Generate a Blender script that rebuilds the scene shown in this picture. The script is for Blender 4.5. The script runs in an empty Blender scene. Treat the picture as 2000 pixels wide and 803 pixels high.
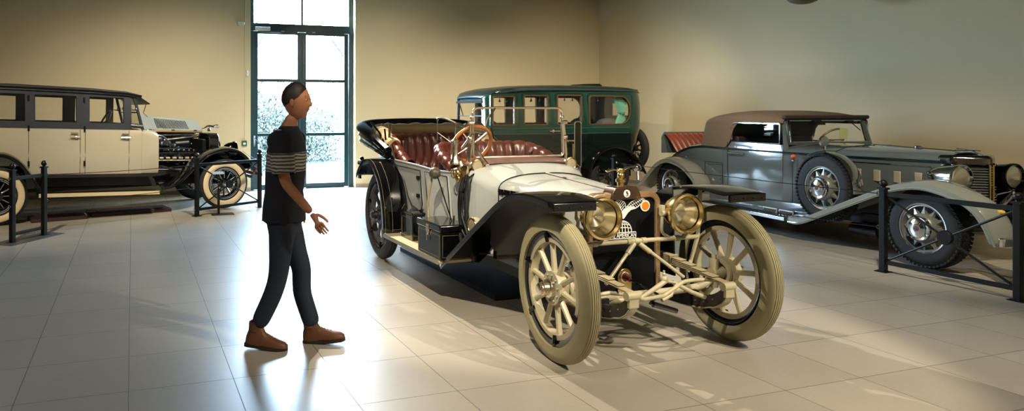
import bpy, bmesh, math, random
from mathutils import Vector, Matrix
random.seed(7)
C = bpy.context.scene.collection
SC = bpy.context.scene
PI = math.pi

# ---------------------------------------------------------------- camera
YAW = math.atan2(460, 1365)
cd = bpy.data.cameras.new('camera'); cam = bpy.data.objects.new('camera', cd); C.objects.link(cam)
cam.location = (0, 0, 1.615); cam.rotation_euler = (PI/2, 0, -YAW)
cd.sensor_width = 36; cd.lens = 36*1365/2000; cd.shift_x = .14075; cd.shift_y = -.09375
cd.clip_start = .05; cd.clip_end = 300
SC.camera = cam

# ---------------------------------------------------------------- exposure, daylight, lamps
vs = SC.view_settings
vs.view_transform = 'Standard'; vs.look = 'None'; vs.exposure = 0.0; vs.gamma = 1; vs.use_curve_mapping = False
SC.cycles.max_bounces = 10; SC.cycles.diffuse_bounces = 4; SC.cycles.glossy_bounces = 4
SC.cycles.transparent_max_bounces = 24; SC.cycles.transmission_bounces = 6
SC.cycles.sample_clamp_indirect = 6; SC.cycles.caustics_reflective = False; SC.cycles.caustics_refractive = False

w = bpy.data.worlds.new('daylight'); SC.world = w; w.use_nodes = True
nt = w.node_tree; nt.nodes.clear()
wo = nt.nodes.new('ShaderNodeOutputWorld'); bg = nt.nodes.new('ShaderNodeBackground')
gd = nt.nodes.new('ShaderNodeTexCoord'); sep = nt.nodes.new('ShaderNodeSeparateXYZ'); cr = nt.nodes.new('ShaderNodeValToRGB')
nt.links.new(gd.outputs['Generated'], sep.inputs[0]); nt.links.new(sep.outputs['Z'], cr.inputs[0])
cr.color_ramp.elements[0].color = (.60, .80, 1, 1); cr.color_ramp.elements[1].color = (.42, .70, 1, 1)
nt.links.new(cr.outputs[0], bg.inputs['Color']); bg.inputs['Strength'].default_value = 84.0
nt.links.new(bg.outputs[0], wo.inputs[0])

pl = bpy.data.lights.new('door_daylight', 'AREA'); pl.shape = 'RECTANGLE'; pl.size = 2.2; pl.size_y = 4.2
pl.cycles.is_portal = True
po = bpy.data.objects.new('door_daylight', pl); C.objects.link(po); po.location = (3.29, 14.2, 2.1); po.rotation_euler = (PI/2, 0, PI)
po.rotation_euler = (-PI/2, 0, 0)

WARM = (1, .87, .67)
def spot(name, loc, aim, power, deg, blend=.35, r=.05, col=WARM):
    l = bpy.data.lights.new(name, 'SPOT'); l.energy = power; l.spot_size = math.radians(deg); l.spot_blend = blend
    l.shadow_soft_size = r; l.color = col
    o = bpy.data.objects.new(name, l); C.objects.link(o); o.location = loc
    o.rotation_euler = (Vector(aim)-Vector(loc)).to_track_quat('-Z', 'Y').to_euler()
spot('ceiling_or_fill_spot', (4.9, 0.2, 4.1), (3.4, 4.0, .6), 1050, 44, .35, .03)
spot('ceiling_or_fill_spot', (0.7, 2.6, 4.1), (2.75, 5.0, .9), 1050, 46, .5)
spot('ceiling_or_fill_spot', (-2.4, 3.0, 4.1), (-.4, 6.0, 0), 200, 95, 1, .08, (1, .93, .84))  # added soft fill that lifts the left floor, not a known fixture
spot('ceiling_or_fill_spot', (2.3, 8.7, 4.1), (3.5, 4.2, .2), 1500, 50, .35, .03)
spot('ceiling_or_fill_spot', (5.0, 3.4, 4.1), (8.2, 5.8, .4), 760, 56, .8)
spot('ceiling_or_fill_spot', (5.6, 6.6, 4.1), (9.0, 9.8, .2), 560, 70, 1)
spot('ceiling_or_fill_spot', (4.4, 8.6, 4.1), (6.6, 11.8, .4), 820, 80, 1)
spot('ceiling_or_fill_spot', (7.6, 8.2, 4.1), (9.2, 13.0, .2), 620, 80, 1)
spot('ceiling_or_fill_spot', (-1.6, 7.2, 4.1), (-.8, 12.0, .4), 620, 78, 1)
spot('ceiling_or_fill_spot', (1.4, 8.8, 4.1), (.9, 13.2, .2), 820, 80, 1)
spot('ceiling_or_fill_spot', (3.8, 9.0, 4.1), (5.2, 13.6, .2), 780, 80, 1)
spot('ceiling_or_fill_spot', (7.6, 2.4, 4.1), (8.6, 5.2, .3), 200, 56, 1)
spot('ceiling_or_fill_spot', (4.6, -.5, 4.1), (4.2, 2.2, 0), 700, 72, 1)
# fill spots added in the unseen half of the hall, to brighten reflections
spot('ceiling_or_fill_spot', (-4.5, -1.0, 4.1), (-5.0, -4.0, .8), 700, 100, 1)
spot('ceiling_or_fill_spot', (0.5, -1.5, 4.1), (0.5, -4.6, .8), 700, 100, 1)
spot('ceiling_or_fill_spot', (6.5, -2.0, 4.1), (8.5, -4.2, .8), 700, 100, 1)

# ---------------------------------------------------------------- helpers
def lin(c):
    return tuple(((x/255)/12.92 if x/255 <= .04045 else ((x/255+.055)/1.055)**2.4) for x in c)
MATS = {}
def mat(name, col, rough=.5, metal=0., coat=0., nz=.06, sc=18., rv=.0, bump=0., spec=.5, sheen=0.):
    """procedural Principled: colour and gloss broken up by object-space noise"""
    if name in MATS: return MATS[name]
    m = bpy.data.materials.new(name); m.use_nodes = True; n = m.node_tree; b = n.nodes['Principled BSDF']
    c = lin(col) if max(col) > 1.001 else col
    tc = n.nodes.new('ShaderNodeTexCoord'); no = n.nodes.new('ShaderNodeTexNoise')
    no.inputs['Scale'].default_value = sc; no.inputs['Detail'].default_value = 4
    n.links.new(tc.outputs['Object'], no.inputs['Vector'])
    mx = n.nodes.new('ShaderNodeMix'); mx.data_type = 'RGBA'
    mx.inputs[6].default_value = tuple(x*(1-nz) for x in c)+(1,); mx.inputs[7].default_value = tuple(min(1, x*(1+nz)) for x in c)+(1,)
    n.links.new(no.outputs['Fac'], mx.inputs[0]); n.links.new(mx.outputs[2], b.inputs['Base Color'])
    b.inputs['Metallic'].default_value = metal; b.inputs['Roughness'].default_value = rough
    b.inputs['Coat Weight'].default_value = coat; b.inputs['Coat Roughness'].default_value = .05
    b.inputs['Specular IOR Level'].default_value = spec
    if rv:
        mr = n.nodes.new('ShaderNodeMapRange'); mr.inputs['To Min'].default_value = max(.02, rough-rv); mr.inputs['To Max'].default_value = rough+rv
        n.links.new(no.outputs['Fac'], mr.inputs['Value']); n.links.new(mr.outputs[0], b.inputs['Roughness'])
    if bump:
        bp = n.nodes.new('ShaderNodeBump'); bp.inputs['Strength'].default_value = bump; bp.inputs['Distance'].default_value = .01
        n.links.new(no.outputs['Fac'], bp.inputs['Height']); n.links.new(bp.outputs[0], b.inputs['Normal'])
    MATS[name] = m; return m
def glass(name, tint=(1, 1, 1), refl=1.0):
    if name in MATS: return MATS[name]
    m = bpy.data.materials.new(name); m.use_nodes = True; n = m.node_tree; n.nodes.clear()
    o = n.nodes.new('ShaderNodeOutputMaterial'); t = n.nodes.new('ShaderNodeBsdfTransparent'); g = n.nodes.new('ShaderNodeBsdfGlossy')
    f = n.nodes.new('ShaderNodeLayerWeight'); f.inputs['Blend'].default_value = .5; pw = n.nodes.new('ShaderNodeMath'); pw.operation = 'POWER'; pw.inputs[1].default_value = 5; n.links.new(f.outputs['Facing'], pw.inputs[0]); mx = n.nodes.new('ShaderNodeMixShader')
    mu = n.nodes.new('ShaderNodeMath'); mu.operation = 'MULTIPLY_ADD'; mu.inputs[1].default_value = .6*refl; mu.inputs[2].default_value = .03*refl
    t.inputs['Color'].default_value = tint+(1,); g.inputs['Roughness'].default_value = .02
    n.links.new(pw.outputs[0], mu.inputs[0]); n.links.new(mu.outputs[0], mx.inputs[0]); n.links.new(t.outputs[0], mx.inputs[1]); n.links.new(g.outputs[0], mx.inputs[2])
    n.links.new(mx.outputs[0], o.inputs[0]); MATS[name] = m; return m

def crv(pts, n=6, closed=False):
    """Catmull-Rom through pts"""
    P = [Vector(p) for p in pts]; out = []; L = len(P)
    segs = L if closed else L-1
    for i in range(segs):
        if closed: a, b, c, d = P[(i-1) % L], P[i], P[(i+1) % L], P[(i+2) % L]
        else:
            b, c = P[i], P[i+1]; a = P[i-1] if i else b*2-c; d = P[i+2] if i+2 < L else c*2-b
        for k in range(n):
            t = k/n
            out.append(.5*((2*b)+(c-a)*t+(2*a-5*b+4*c-d)*t*t+(3*b-a-3*c+d)*t**3))
    if not closed: out.append(P[-1].copy())
    return out
def ip(x, tab):
    """linear lookup in [(x, y...)] sorted by x"""
    if x <= tab[0][0]: return tab[0][1:] if len(tab[0]) > 2 else tab[0][1]
    for a, b in zip(tab, tab[1:]):
        if x <= b[0]:
            t = (x-a[0])/(b[0]-a[0]); r = tuple(p+(q-p)*t for p, q in zip(a[1:], b[1:]))
            return r if len(r) > 1 else r[0]
    return tab[-1][1:] if len(tab[-1]) > 2 else tab[-1][1]
AX = {'x': (Vector((1, 0, 0)), Vector((0, 1, 0)), Vector((0, 0, 1))), 'y': (Vector((0, 1, 0)), Vector((0, 0, 1)), Vector((1, 0, 0))), 'z': (Vector((0, 0, 1)), Vector((1, 0, 0)), Vector((0, 1, 0)))}

class MB:
    def __init__(s): s.v = []; s.f = []; s.M = None
    def add(s, vs, fs):
        b = len(s.v)
        s.v += [tuple(s.M @ Vector(p)) if s.M else tuple(p) for p in vs]; s.f += [tuple(b+i for i in f) for f in fs]; return s
    def box(s, c, d, m=None):
        x, y, z = (k/2 for k in d); vs = [Vector((a*x, b*y, e*z)) for a in (-1, 1) for b in (-1, 1) for e in (-1, 1)]
        if m: vs = [m @ q for q in vs]
        return s.add([q+Vector(c) for q in vs], [(0, 1, 3, 2), (4, 6, 7, 5), (0, 4, 5, 1), (2, 3, 7, 6), (0, 2, 6, 4), (1, 5, 7, 3)])
    def prism(s, poly, a, b, ax='y'):
        n = len(poly)
        def P(p, t): return (p[0], t, p[1]) if ax == 'y' else (t, p[0], p[1]) if ax == 'x' else (p[0], p[1], t)
        return s.add([P(p, a) for p in poly]+[P(p, b) for p in poly], [tuple(range(n)), tuple(range(2*n-1, n-1, -1))]+[(i, (i+1) % n, n+(i+1) % n, n+i) for i in range(n)])
    def grid(s, rows, cu=False, cv=False, skip=None):
        n, m = len(rows), len(rows[0]); fs = []
        for i in range(n if cu else n-1):
            for j in range(m if cv else m-1):
                if skip and skip(i, j): continue
                fs.append((i*m+j, i*m+(j+1) % m, ((i+1) % n)*m+(j+1) % m, ((i+1) % n)*m+j))
        return s.add([p for r in rows for p in r], fs)
    def loft(s, rows, cap=True):
        s.grid(rows, cv=True); m = len(rows[0]); b = len(s.v)-m*len(rows)
        if cap: s.f += [tuple(b+j for j in range(m)), tuple(b+m*(len(rows)-1)+j for j in reversed(range(m)))]
        return s
    def tube(s, pts, r, n=8, closed=False):
        P = [Vector(p) for p in pts]; L = len(P); rows = []; ref = None
        for i, p in enumerate(P):
            a = P[(i-1) % L] if (closed or i) else p; b = P[(i+1) % L] if (closed or i < L-1) else p
            t = (b-a).normalized() if (b-a).length > 1e-9 else Vector((0, 0, 1))
            if ref is None: ref = t.orthogonal().normalized()
            ref = (ref-t*ref.dot(t)); ref = ref.normalized() if ref.length > 1e-6 else t.orthogonal().normalized(); q = t.cross(ref)
            rr = r[i] if isinstance(r, (list, tuple)) else r
            rows.append([p+(ref*math.cos(2*PI*k/n)+q*math.sin(2*PI*k/n))*rr for k in range(n)])
        if closed: return s.grid(rows, cu=True, cv=True)
        return s.loft(rows)
    def lathe(s, prof, c=(0, 0, 0), ax='y', n=28, closed=False):
        A, u, v = AX[ax] if isinstance(ax, str) else ax; c = Vector(c)
        rows = [[c+A*t+(u*math.cos(2*PI*k/n)+v*math.sin(2*PI*k/n))*max(r, 1e-5) for k in range(n)] for r, t in prof]
        if closed: return s.grid(rows, cu=True, cv=True)
        return s.grid(rows, cv=True)
    def sph(s, c, r, n=14):
        r = (r, r, r) if not isinstance(r, (list, tuple)) else r
        rows = [[(c[0]+r[0]*math.sin(PI*i/n)*math.cos(2*PI*k/(n+4)), c[1]+r[1]*math.sin(PI*i/n)*math.sin(2*PI*k/(n+4)), c[2]+r[2]*math.cos(PI*i/n)) for k in range(n+4)] for i in range(n+1)]
        return s.grid(rows, cv=True)
    def tor(s, c, R, r, ax='y', n=36, k=8):
        return s.lathe([(R+r*math.cos(2*PI*i/k), r*math.sin(2*PI*i/k)) for i in range(k)], c, ax, n, True)
    def ring(s, outer, inner, a, b, ax='y', closed=True):
        def P(p, t): return (p[0], t, p[1]) if ax == 'y' else (t, p[0], p[1]) if ax == 'x' else (p[0], p[1], t)
        rows = [[P(p, a) for p in outer], [P(p, a) for p in inner], [P(p, b) for p in inner], [P(p, b) for p in outer]]
        return s.grid(rows, cu=True, cv=closed)
    def cyl(s, a, b, r, n=12, r2=None): return s.tube([a, b], [r, r if r2 is None else r2], n)
    def build(s, name, m, parent=None, sm=40, bev=0., solid=0., off=0., sub=0):
        me = bpy.data.meshes.new(name); me.from_pydata([tuple(p) for p in s.v], [], s.f)
        bm = bmesh.new(); bm.from_mesh(me); bmesh.ops.remove_doubles(bm, verts=bm.verts, dist=1e-5)
        bmesh.ops.recalc_face_normals(bm, faces=bm.faces); bm.to_mesh(me); bm.free()
        if m.name.startswith(('clear_glass', 'tinted_glass')): sm = 0
        if sm: me.shade_smooth(); me.set_sharp_from_angle(angle=math.radians(sm))
        me.materials.append(m); o = bpy.data.objects.new(name, me); C.objects.link(o)
        if parent: o.parent = parent
        if solid: d = o.modifiers.new('thickness', 'SOLIDIFY'); d.thickness = solid; d.offset = off
        if bev: d = o.modifiers.new('edge', 'BEVEL'); d.width = bev; d.segments = 2; d.limit_method = 'ANGLE'; d.angle_limit = math.radians(40)
        if sm and (solid or bev): d = o.modifiers.new('shading', 'WEIGHTED_NORMAL'); d.keep_sharp = True; d.weight = 80
        if sub: d = o.modifiers.new('sub', 'SUBSURF'); d.levels = sub; d.render_levels = sub
        return o
def thing(name, label, cat, loc=(0, 0, 0), rz=0., group=None):
    o = bpy.data.objects.new(name, None); C.objects.link(o); o.location = loc; o.rotation_euler = (0, 0, rz); o.empty_display_size = .1
    return tag(o, label, cat, group)
def tag(o, label, cat, group=None):
    o['label'] = label; o['category'] = cat
    if group: o['group'] = group
    return o
def struct(o): o['kind'] = 'structure'; return o
def dup(o, parent):
    c = o.copy(); C.objects.link(c); c.parent = parent
    for ch in list(o.children): dup(ch, c)
    return c
def rrect(x0, z0, x1, z1, r, n=5):
    """rounded rectangle outline; r may be (bl, br, tr, tl)"""
    r = (r,)*4 if not isinstance(r, (list, tuple)) else r; out = []
    for (cx, cz, a0, q) in ((x0+r[0], z0+r[0], PI, r[0]), (x1-r[1], z0+r[1], 1.5*PI, r[1]), (x1-r[2], z1-r[2], 0, r[2]), (x0+r[3], z1-r[3], .5*PI, r[3])):
        out += [(cx+q*math.cos(a0+.5*PI*i/n), cz+q*math.sin(a0+.5*PI*i/n)) for i in range(n+1)]
    return out
def usec(hw, zb, zs, zt, n=7, e=2.4):
    """inverted-U body section (y, z) from right sill over the top to left sill"""
    p = [(-hw, zb), (-hw, zb+.5*(zs-zb))]
    for i in range(2*n+1):
        a = PI-PI*i/(2*n); c, q = math.cos(a), math.sin(a)
        p.append((hw*math.copysign(abs(c)**(2/e), c), zs+(zt-zs)*abs(q)**(2/e)))
    return p+[(hw, zb+.5*(zs-zb)), (hw, zb)]
def strip(path, y0, y1, crown=0., lip=0., nj=8):
    """fender sheet: path of (x, z), outer edge y0 to inner edge y1, crowned and lipped"""
    rows = []
    P = [Vector((p[0], 0, p[1])) for p in path]
    for i, p in enumerate(P):
        t = (P[min(i+1, len(P)-1)]-P[max(i-1, 0)]).normalized(); nrm = Vector((-t.z, 0, t.x))
        if nrm.dot(Vector((0, 0, 1))) < 0 and abs(nrm.z) > .3: nrm = -nrm
        row = []
        if lip: row.append(p-nrm*lip+Vector((0, y0, 0)))
        yi = y1(p.x) if callable(y1) else y1
        for j in range(nj+1):
            k = j/nj; row.append(p+nrm*crown*math.sin(PI*min(1, .08+k*.92))**.7+Vector((0, y0+(yi-y0)*k, 0)))
        rows.append(row)
    return MB().grid(rows)

# ---------------------------------------------------------------- materials
brass = mat('polished_brass', (222, 198, 140), .22, 1, nz=.12, sc=9, rv=.08)
nickel = mat('aged_nickel', (228, 214, 196), .24, 1, nz=.1, sc=10, rv=.08)
copper = mat('warm_copper', (186, 128, 96), .25, 1, nz=.1)
chrome = mat('chrome', (215, 218, 222), .08, 1, nz=.03)
black = mat('black_enamel', (9, 9, 12), .12, 0, .6, nz=.2)
satin = mat('satin_black', (7, 7, 8), .45, nz=.2, spec=.35)
rubber = mat('black_rubber', (28, 26, 25), .7, nz=.2, bump=.2)
steel = mat('steel', (120, 120, 120), .35, 1)
white_p = mat('white_enamel', (192, 196, 194), .26, 0, .4, nz=.03)
cream_p = mat('cream_enamel', (170, 162, 134), .38, 0, .15, nz=.12, sc=14, rv=.1)
cream_r = mat('cream_rubber', (150, 143, 112), .6, nz=.16, sc=10, bump=.15)
leather = mat('brown_leather', (88, 42, 34), .28, 0, .25, nz=.2, sc=12, rv=.08, bump=.1)
glassm = glass('clear_glass')
lens = mat('lamp_lens', (206, 190, 164), .14, .5, .5, nz=.1, sc=60, bump=.2)
mirror = mat('lamp_reflector', (240, 232, 205), .16, 1, nz=.06)
dark_in = mat('dark_interior', (22, 20, 20), .8, nz=.2)
whitem = mat('white_mark', (225, 225, 220), .5)

# ---------------------------------------------------------------- the hall
def floor_mat():
    m = bpy.data.materials.new('floor_tiles'); m.use_nodes = True; n = m.node_tree; b = n.nodes['Principled BSDF']; L = n.links.new
    geo = n.nodes.new('ShaderNodeNewGeometry'); sx = n.nodes.new('ShaderNodeSeparateXYZ'); L(geo.outputs['Position'], sx.inputs[0])
    def mth(op, a, bv=None, c=None):
        q = n.nodes.new('ShaderNodeMath'); q.operation = op
        for k, vv in enumerate((a, bv, c)):
            if vv is None: continue
            if isinstance(vv, (int, float)): q.inputs[k].default_value = vv
            else: L(vv, q.inputs[k])
        return q.outputs[0]
    T = .5965
    ux = mth('DIVIDE', mth('ADD', sx.outputs['X'], .021+T*20), T); uy = mth('DIVIDE', mth('ADD', sx.outputs['Y'], -3.04+T*20), T)
    fx = mth('FRACT', ux); fy = mth('FRACT', uy)
    ex = mth('MINIMUM', fx, mth('SUBTRACT', 1, fx)); ey = mth('MINIMUM', fy, mth('SUBTRACT', 1, fy))
    g = mth('LESS_THAN', mth('MINIMUM', ex, ey), .0034)
    cb = n.nodes.new('ShaderNodeCombineXYZ'); L(mth('FLOOR', ux), cb.inputs[0]); L(mth('FLOOR', uy), cb.inputs[1])
    wn = n.nodes.new('ShaderNodeTexWhiteNoise'); wn.noise_dimensions = '2D'; L(cb.outputs[0], wn.inputs['Vector'])
    sc = n.nodes.new('ShaderNodeVectorMath'); sc.operation = 'MULTIPLY'; sc.inputs[1].default_value = (9, 60, 1); L(geo.outputs['Position'], sc.inputs[0])
    n1 = n.nodes.new('ShaderNodeTexNoise'); n1.inputs['Scale'].default_value = 2; n1.inputs['Detail'].default_value = 5; L(sc.outputs[0], n1.inputs['Vector'])
    n2 = n.nodes.new('ShaderNodeTexNoise'); n2.inputs['Scale'].default_value = 1.3; n2.inputs['Detail'].default_value = 6; L(geo.outputs['Position'], n2.inputs['Vector'])
    val = mth('ADD', mth('ADD', mth('MULTIPLY', n1.outputs['Fac'], .22), mth('MULTIPLY', wn.outputs['Value'], .08)), mth('MULTIPLY', n2.outputs['Fac'], .18))
    ra = n.nodes.new('ShaderNodeValToRGB'); L(val, ra.inputs[0])
    ra.color_ramp.elements[0].position = .05; ra.color_ramp.elements[1].position = .45
    ra.color_ramp.elements[0].color = lin((150, 143, 132))+(1,); ra.color_ramp.elements[1].color = lin((182, 174, 160))+(1,)
    mx = n.nodes.new('ShaderNodeMix'); mx.data_type = 'RGBA'; L(g, mx.inputs[0]); L(ra.outputs[0], mx.inputs[6]); mx.inputs[7].default_value = lin((70, 64, 58))+(1,)
    L(mx.outputs[2], b.inputs['Base Color'])
    L(mth('ADD', mth('MULTIPLY', g, .4), mth('ADD', .29, mth('MULTIPLY', n2.outputs['Fac'], .06))), b.inputs['Roughness'])
    b.inputs['Specular IOR Level'].default_value = .55
    return m
def wall_mat():
    m = mat('cream_plaster', (208, 195, 160), .75, nz=.03, sc=2.5)
    n = m.node_tree; b = n.nodes['Principled BSDF']
    no = n.nodes.new('ShaderNodeTexNoise'); no.inputs['Scale'].default_value = 260; bp = n.nodes.new('ShaderNodeBump'); bp.inputs['Strength'].default_value = .12; bp.inputs['Distance'].default_value = .004
    n.links.new(n.nodes['Texture Coordinate'].outputs['Object'], no.inputs['Vector']); n.links.new(no.outputs['Fac'], bp.inputs['Height']); n.links.new(bp.outputs[0], b.inputs['Normal'])
    return m
wallm = wall_mat()
WY, WX, ZC, XL, YF = 13.825, 10.39, 4.2, -8.0, -5.0
DX0, DX1, DZ = 2.215, 4.385, 4.16
struct(MB().box(((XL+WX)/2, (YF+WY)/2, -.05), (WX-XL+.6, WY-YF+.6, .1)).build('floor', floor_mat()))
struct(MB().box(((XL+WX)/2, (YF+WY)/2, ZC+.1), (WX-XL+.6, WY-YF+.6, .2)).build('ceiling', mat('ceiling_paint', (120, 116, 106), .9)))
bw = MB(); bw.box(((XL+DX0)/2-.15, WY+.15, ZC/2), (DX0-XL+.3, .3, ZC)); bw.box(((DX1+WX)/2+.15, WY+.15, ZC/2), (WX-DX1+.3, .3, ZC)); bw.box(((DX0+DX1)/2, WY+.15, (DZ+ZC)/2), (DX1-DX0, .3, ZC-DZ))
struct(bw.build('wall_back', wallm))
struct(MB().box((WX+.15, (YF+WY)/2, ZC/2), (.3, WY-YF, ZC)).build('wall_right', wallm))
struct(MB().box((XL-.15, (YF+WY)/2, ZC/2), (.3, WY-YF, ZC)).build('wall_left', wallm))
struct(MB().box(((XL+WX)/2, YF-.15, ZC/2), (WX-XL+.6, .3, ZC)).build('wall_front', wallm))
skirt = mat('skirting_grey', (150, 142, 126), .5)
sk = MB(); sk.box(((XL+DX0)/2, WY-.006, .035), (DX0-XL, .012, .07)); sk.box(((DX1+WX)/2, WY-.006, .035), (WX-DX1, .012, .07)); struct(sk.build('baseboard_back', skirt))
struct(MB().box((WX-.006, (YF+WY)/2, .035), (.012, WY-YF-.02, .07)).build('baseboard_right', skirt))
# ================================================================ wheels
def tire_mb(R, w, depth, grooves=0, n=56):
    """tyre by its half-section: R tread radius, depth down to the rim"""
    pr = []; rb = R-depth
    for i in range(17):
        a = PI*i/16; y = -math.cos(a)*w/2*(1 if abs(math.cos(a)) < .98 else .92); r = rb+depth*math.sin(a)**.75
        pr.append((r, y))
    if grooves:
        top = [p for p in pr if p[0] > R-depth*.16]; lo = [p for p in pr if p[1] < top[0][1]]; hi = [p for p in pr if p[1] > top[-1][1]]
        y0, y1 = top[0][1], top[-1][1]; tr = []; N = grooves*4
        for i in range(N+1):
            y = y0+(y1-y0)*i/N; base = R-depth*.12*((y/(w/2))**2)*2; tr.append((base-(.007 if i % 4 == 2 else 0), y))
        pr = lo+tr+hi
    pr.append((rb, w*.36)); pr.append((rb, -w*.36))
    return MB().lathe(pr, n=n, closed=True)
def spokes_mb(m, n, r0, r1, a, b, y=0., y1=0., off=0.):
    """n tapering oval wooden spokes"""
    for i in range(n):
        t = 2*PI*(i+off)/n; u = Vector((math.cos(t), 0, math.sin(t)))
        q = [u*(r0+(r1-r0)*k/4)+Vector((0, y+(y1-y)*k/4, 0)) for k in range(5)]
        m.tube(q, [a, a*.82, b, b, b*1.12], 8)
WH = {}
def wheel(parent, kind, c, side, steer=0., lab=None):
    """side +1: outer face towards local +y; -1 towards -y"""
    if kind not in WH: WH[kind] = MAKE_WHEEL[kind]()
    p = WH[kind]; o = p.copy(); C.objects.link(o); o.parent = parent; o.location = c
    o.rotation_euler = (0, 0, (0 if side > 0 else PI)+steer)
    for ch in p.children:
        q = ch.copy(); C.objects.link(q); q.parent = o
    if lab: o['label'] = lab
    return o
def artillery(R, w, dep, tire_m, felloe_m, rim_m, spoke_m, hub_m, grooves, n=10):
    def mk():
        m = MB(); rb = R-dep
        m.lathe([(rb*.885, -.028), (rb*.885, .028), (rb*.80, .03), (rb*.79, 0), (rb*.80, -.03)], n=48, closed=True)
        spokes_mb(m, n, .06, rb*.82, .024, .0185, .0, .0, .25)
        m.lathe([(.001, .035), (.108, .035), (.108, .025), (.108, -.03), (.001, -.03)], n=32)
        for i in range(n): m.sph((.085*math.cos(2*PI*(i+.75)/n), .038, .085*math.sin(2*PI*(i+.75)/n)), .008, 6)
        o = m.build('wheel', spoke_m)
        tire_mb(R, w, dep, grooves).build('tire', tire_m, o)
        MB().lathe([(rb*1.01, -.04), (rb*1.02, .034), (rb*.96, .04), (rb*.885, .03), (rb*.885, -.03), (rb*.96, -.04)], n=48, closed=True).build('rim', rim_m, o)
        for i in range(6):
            a = 2*PI*(i+.35)/6; u = Vector((math.cos(a), 0, math.sin(a)))
            MB().tube([u*(rb*.80)+Vector((0, .034, 0)), u*(rb*.93)+Vector((0, .042, 0)), u*(rb*.97)+Vector((0, .03, 0))], [.014, .017, .012], 6).build('rim_clamp', rim_m, o)
        MB().lathe([(.062, .03), (.06, .06), (.045, .066), (.043, .1), (.036, .104), (.036, .122), (.03, .128), (.018, .13), (.001, .13)], n=24).build('hub_cap', hub_m, o)
        return o
    return mk
grey_rub = mat('grey_worn_rubber', (62, 60, 60), .6, nz=.2, sc=9, bump=.15)
grey_wood = mat('grey_spokes', (92, 90, 88), .45, nz=.15)
MAKE_WHEEL = {'A_front': artillery(.47, .118, .105, cream_r, cream_p, black, cream_p, nickel, 5),
              'A_rear': artillery(.47, .118, .105, grey_rub, grey_wood, black, grey_wood, steel, 4)}

# ================================================================ white open tourer
A = thing('touring_car', 'white open touring car with brass radiator, tufted brown seats and cream front wheels', 'car', (3.28, 3.87, 0), -PI/2)
wheel(A, 'A_front', (0, -.70, .47), -1, -.08); wheel(A, 'A_front', (0, .70, .47), 1, -.08)
wheel(A, 'A_rear', (-3.30, -.70, .47), -1, 0, 'worn dark grey wheel'); wheel(A, 'A_rear', (-3.30, .70, .47), 1, 0, 'worn dark grey wheel')
# --- hood, cowl
rows = [[(x, y, z) for y, z in usec(hw, .40, zs, zt, 8, 2.5)] for x, hw, zs, zt in [(-.25, .275, .90, 1.015), (-.5, .32, .915, 1.035), (-.85, .385, .93, 1.058), (-1.2, .44, .945, 1.078)]]
hood = MB().grid(rows).build('hood', white_p, A, solid=.012, off=-1)
hg = MB(); hg.tube([(-.26, 0, 1.022), (-1.2, 0, 1.085)], .009, 6)
for s in (-1, 1): hg.tube([(x, s*ip(-x, [(.25, .285), (1.2, .448)]), ip(-x, [(.25, .905), (1.2, .95)])) for x in (-.25, -.7, -1.2)], .006, 6)
hg.build('hinge', mat('dark_hinge', (70, 60, 50), .5, .5), hood)
lv = MB()
for s in (-1, 1):
    for k in range(12):
        x = -1.17+.075*k; y = s*ip(-x, [(.25, .279), (1.2, .446)])
        lv.box((x, y, .945), (.072, .012, .045)); lv.box((x, y+s*.006, .95), (.05, .012, .008))
lv.build('louver_band', black, hood)
seam = MB(); seam.tube([(-1.203, y*1.006, z+.003) for y, z in usec(.44, .40, .945, 1.08, 10, 2.5)], .005, 6); seam.build('seam', satin, hood)
cs = [(-1.205, .438, .943, 1.076), (-1.26, .448, .96, 1.082), (-1.34, .478, 1.0, 1.10), (-1.42, .525, 1.045, 1.12), (-1.5, .565, 1.075, 1.14), (-1.6, .585, 1.085, 1.155)]
rows = [[(x, y, z) for y, z in usec(hw, .40, zs-.06, zt, 9, 2.6)] for x, hw, zs, zt in cs]
cowl = MB().grid(rows).build('cowl', white_p, A, solid=.012, off=-1)
rows = []
for x, k, dz in ((-1.52, .0, .004), (-1.57, 0., .012), (-1.62, 0, .02), (-1.66, 0, -.01)):
    hw, zs, zt = ip(-x, [(1.5, .565, 1.09, 1.145), (1.66, .59, 1.12, 1.17)]); rows.append([(x, y*1.01, z+dz) for y, z in usec(hw, .9, zs-.05, zt, 9, 3.4)[2:-2]])
MB().grid(rows).build('windshield_base', mat('rose_metal', (176, 142, 134), .3, .6, .3), A, solid=.008)
# --- body tub
bp = [(-1.55, -.575, 1.065), (-1.8, -.602, 1.045), (-2.1, -.615, 1.04), (-2.5, -.62, 1.055), (-2.9, -.617, 1.062), (-3.3, -.61, 1.068), (-3.65, -.585, 1.085), (-3.88, -.50, 1.11), (-3.98, -.3, 1.14), (-4.0, 0, 1.15)]
full = bp+[(x, -y, z) for x, y, z in reversed(bp[:-1])]
path = crv(full, 5)
rows = []
for p in path:
    zb = .38 if p.x > -2.75 else .62 if p.x < -3.7 else .5; k = 1-.0*(p.x)
    rows.append([(p.x, p.y*(.94+.06*t), zb+(p.z-zb)*t) for t in (0, .2, .45, .7, 1)])
body = MB().grid(rows).build('body', white_p, A, solid=.025, off=0)
MB().tube([(p.x, p.y, p.z+.006) for p in path], .016, 8).build('top_rail', mat('grey_rail', (128, 128, 130), .35, .4), body)
MB().box((-2.6, 0, .44), (2.6, 1.12, .05)).build('floor_board', dark_in, A)
shaded_door_m = mat('shaded_white_enamel', (160, 163, 162), .3, 0, .35, nz=.04)  # white body enamel darkened: shade on the rear doors put into the colour
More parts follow.
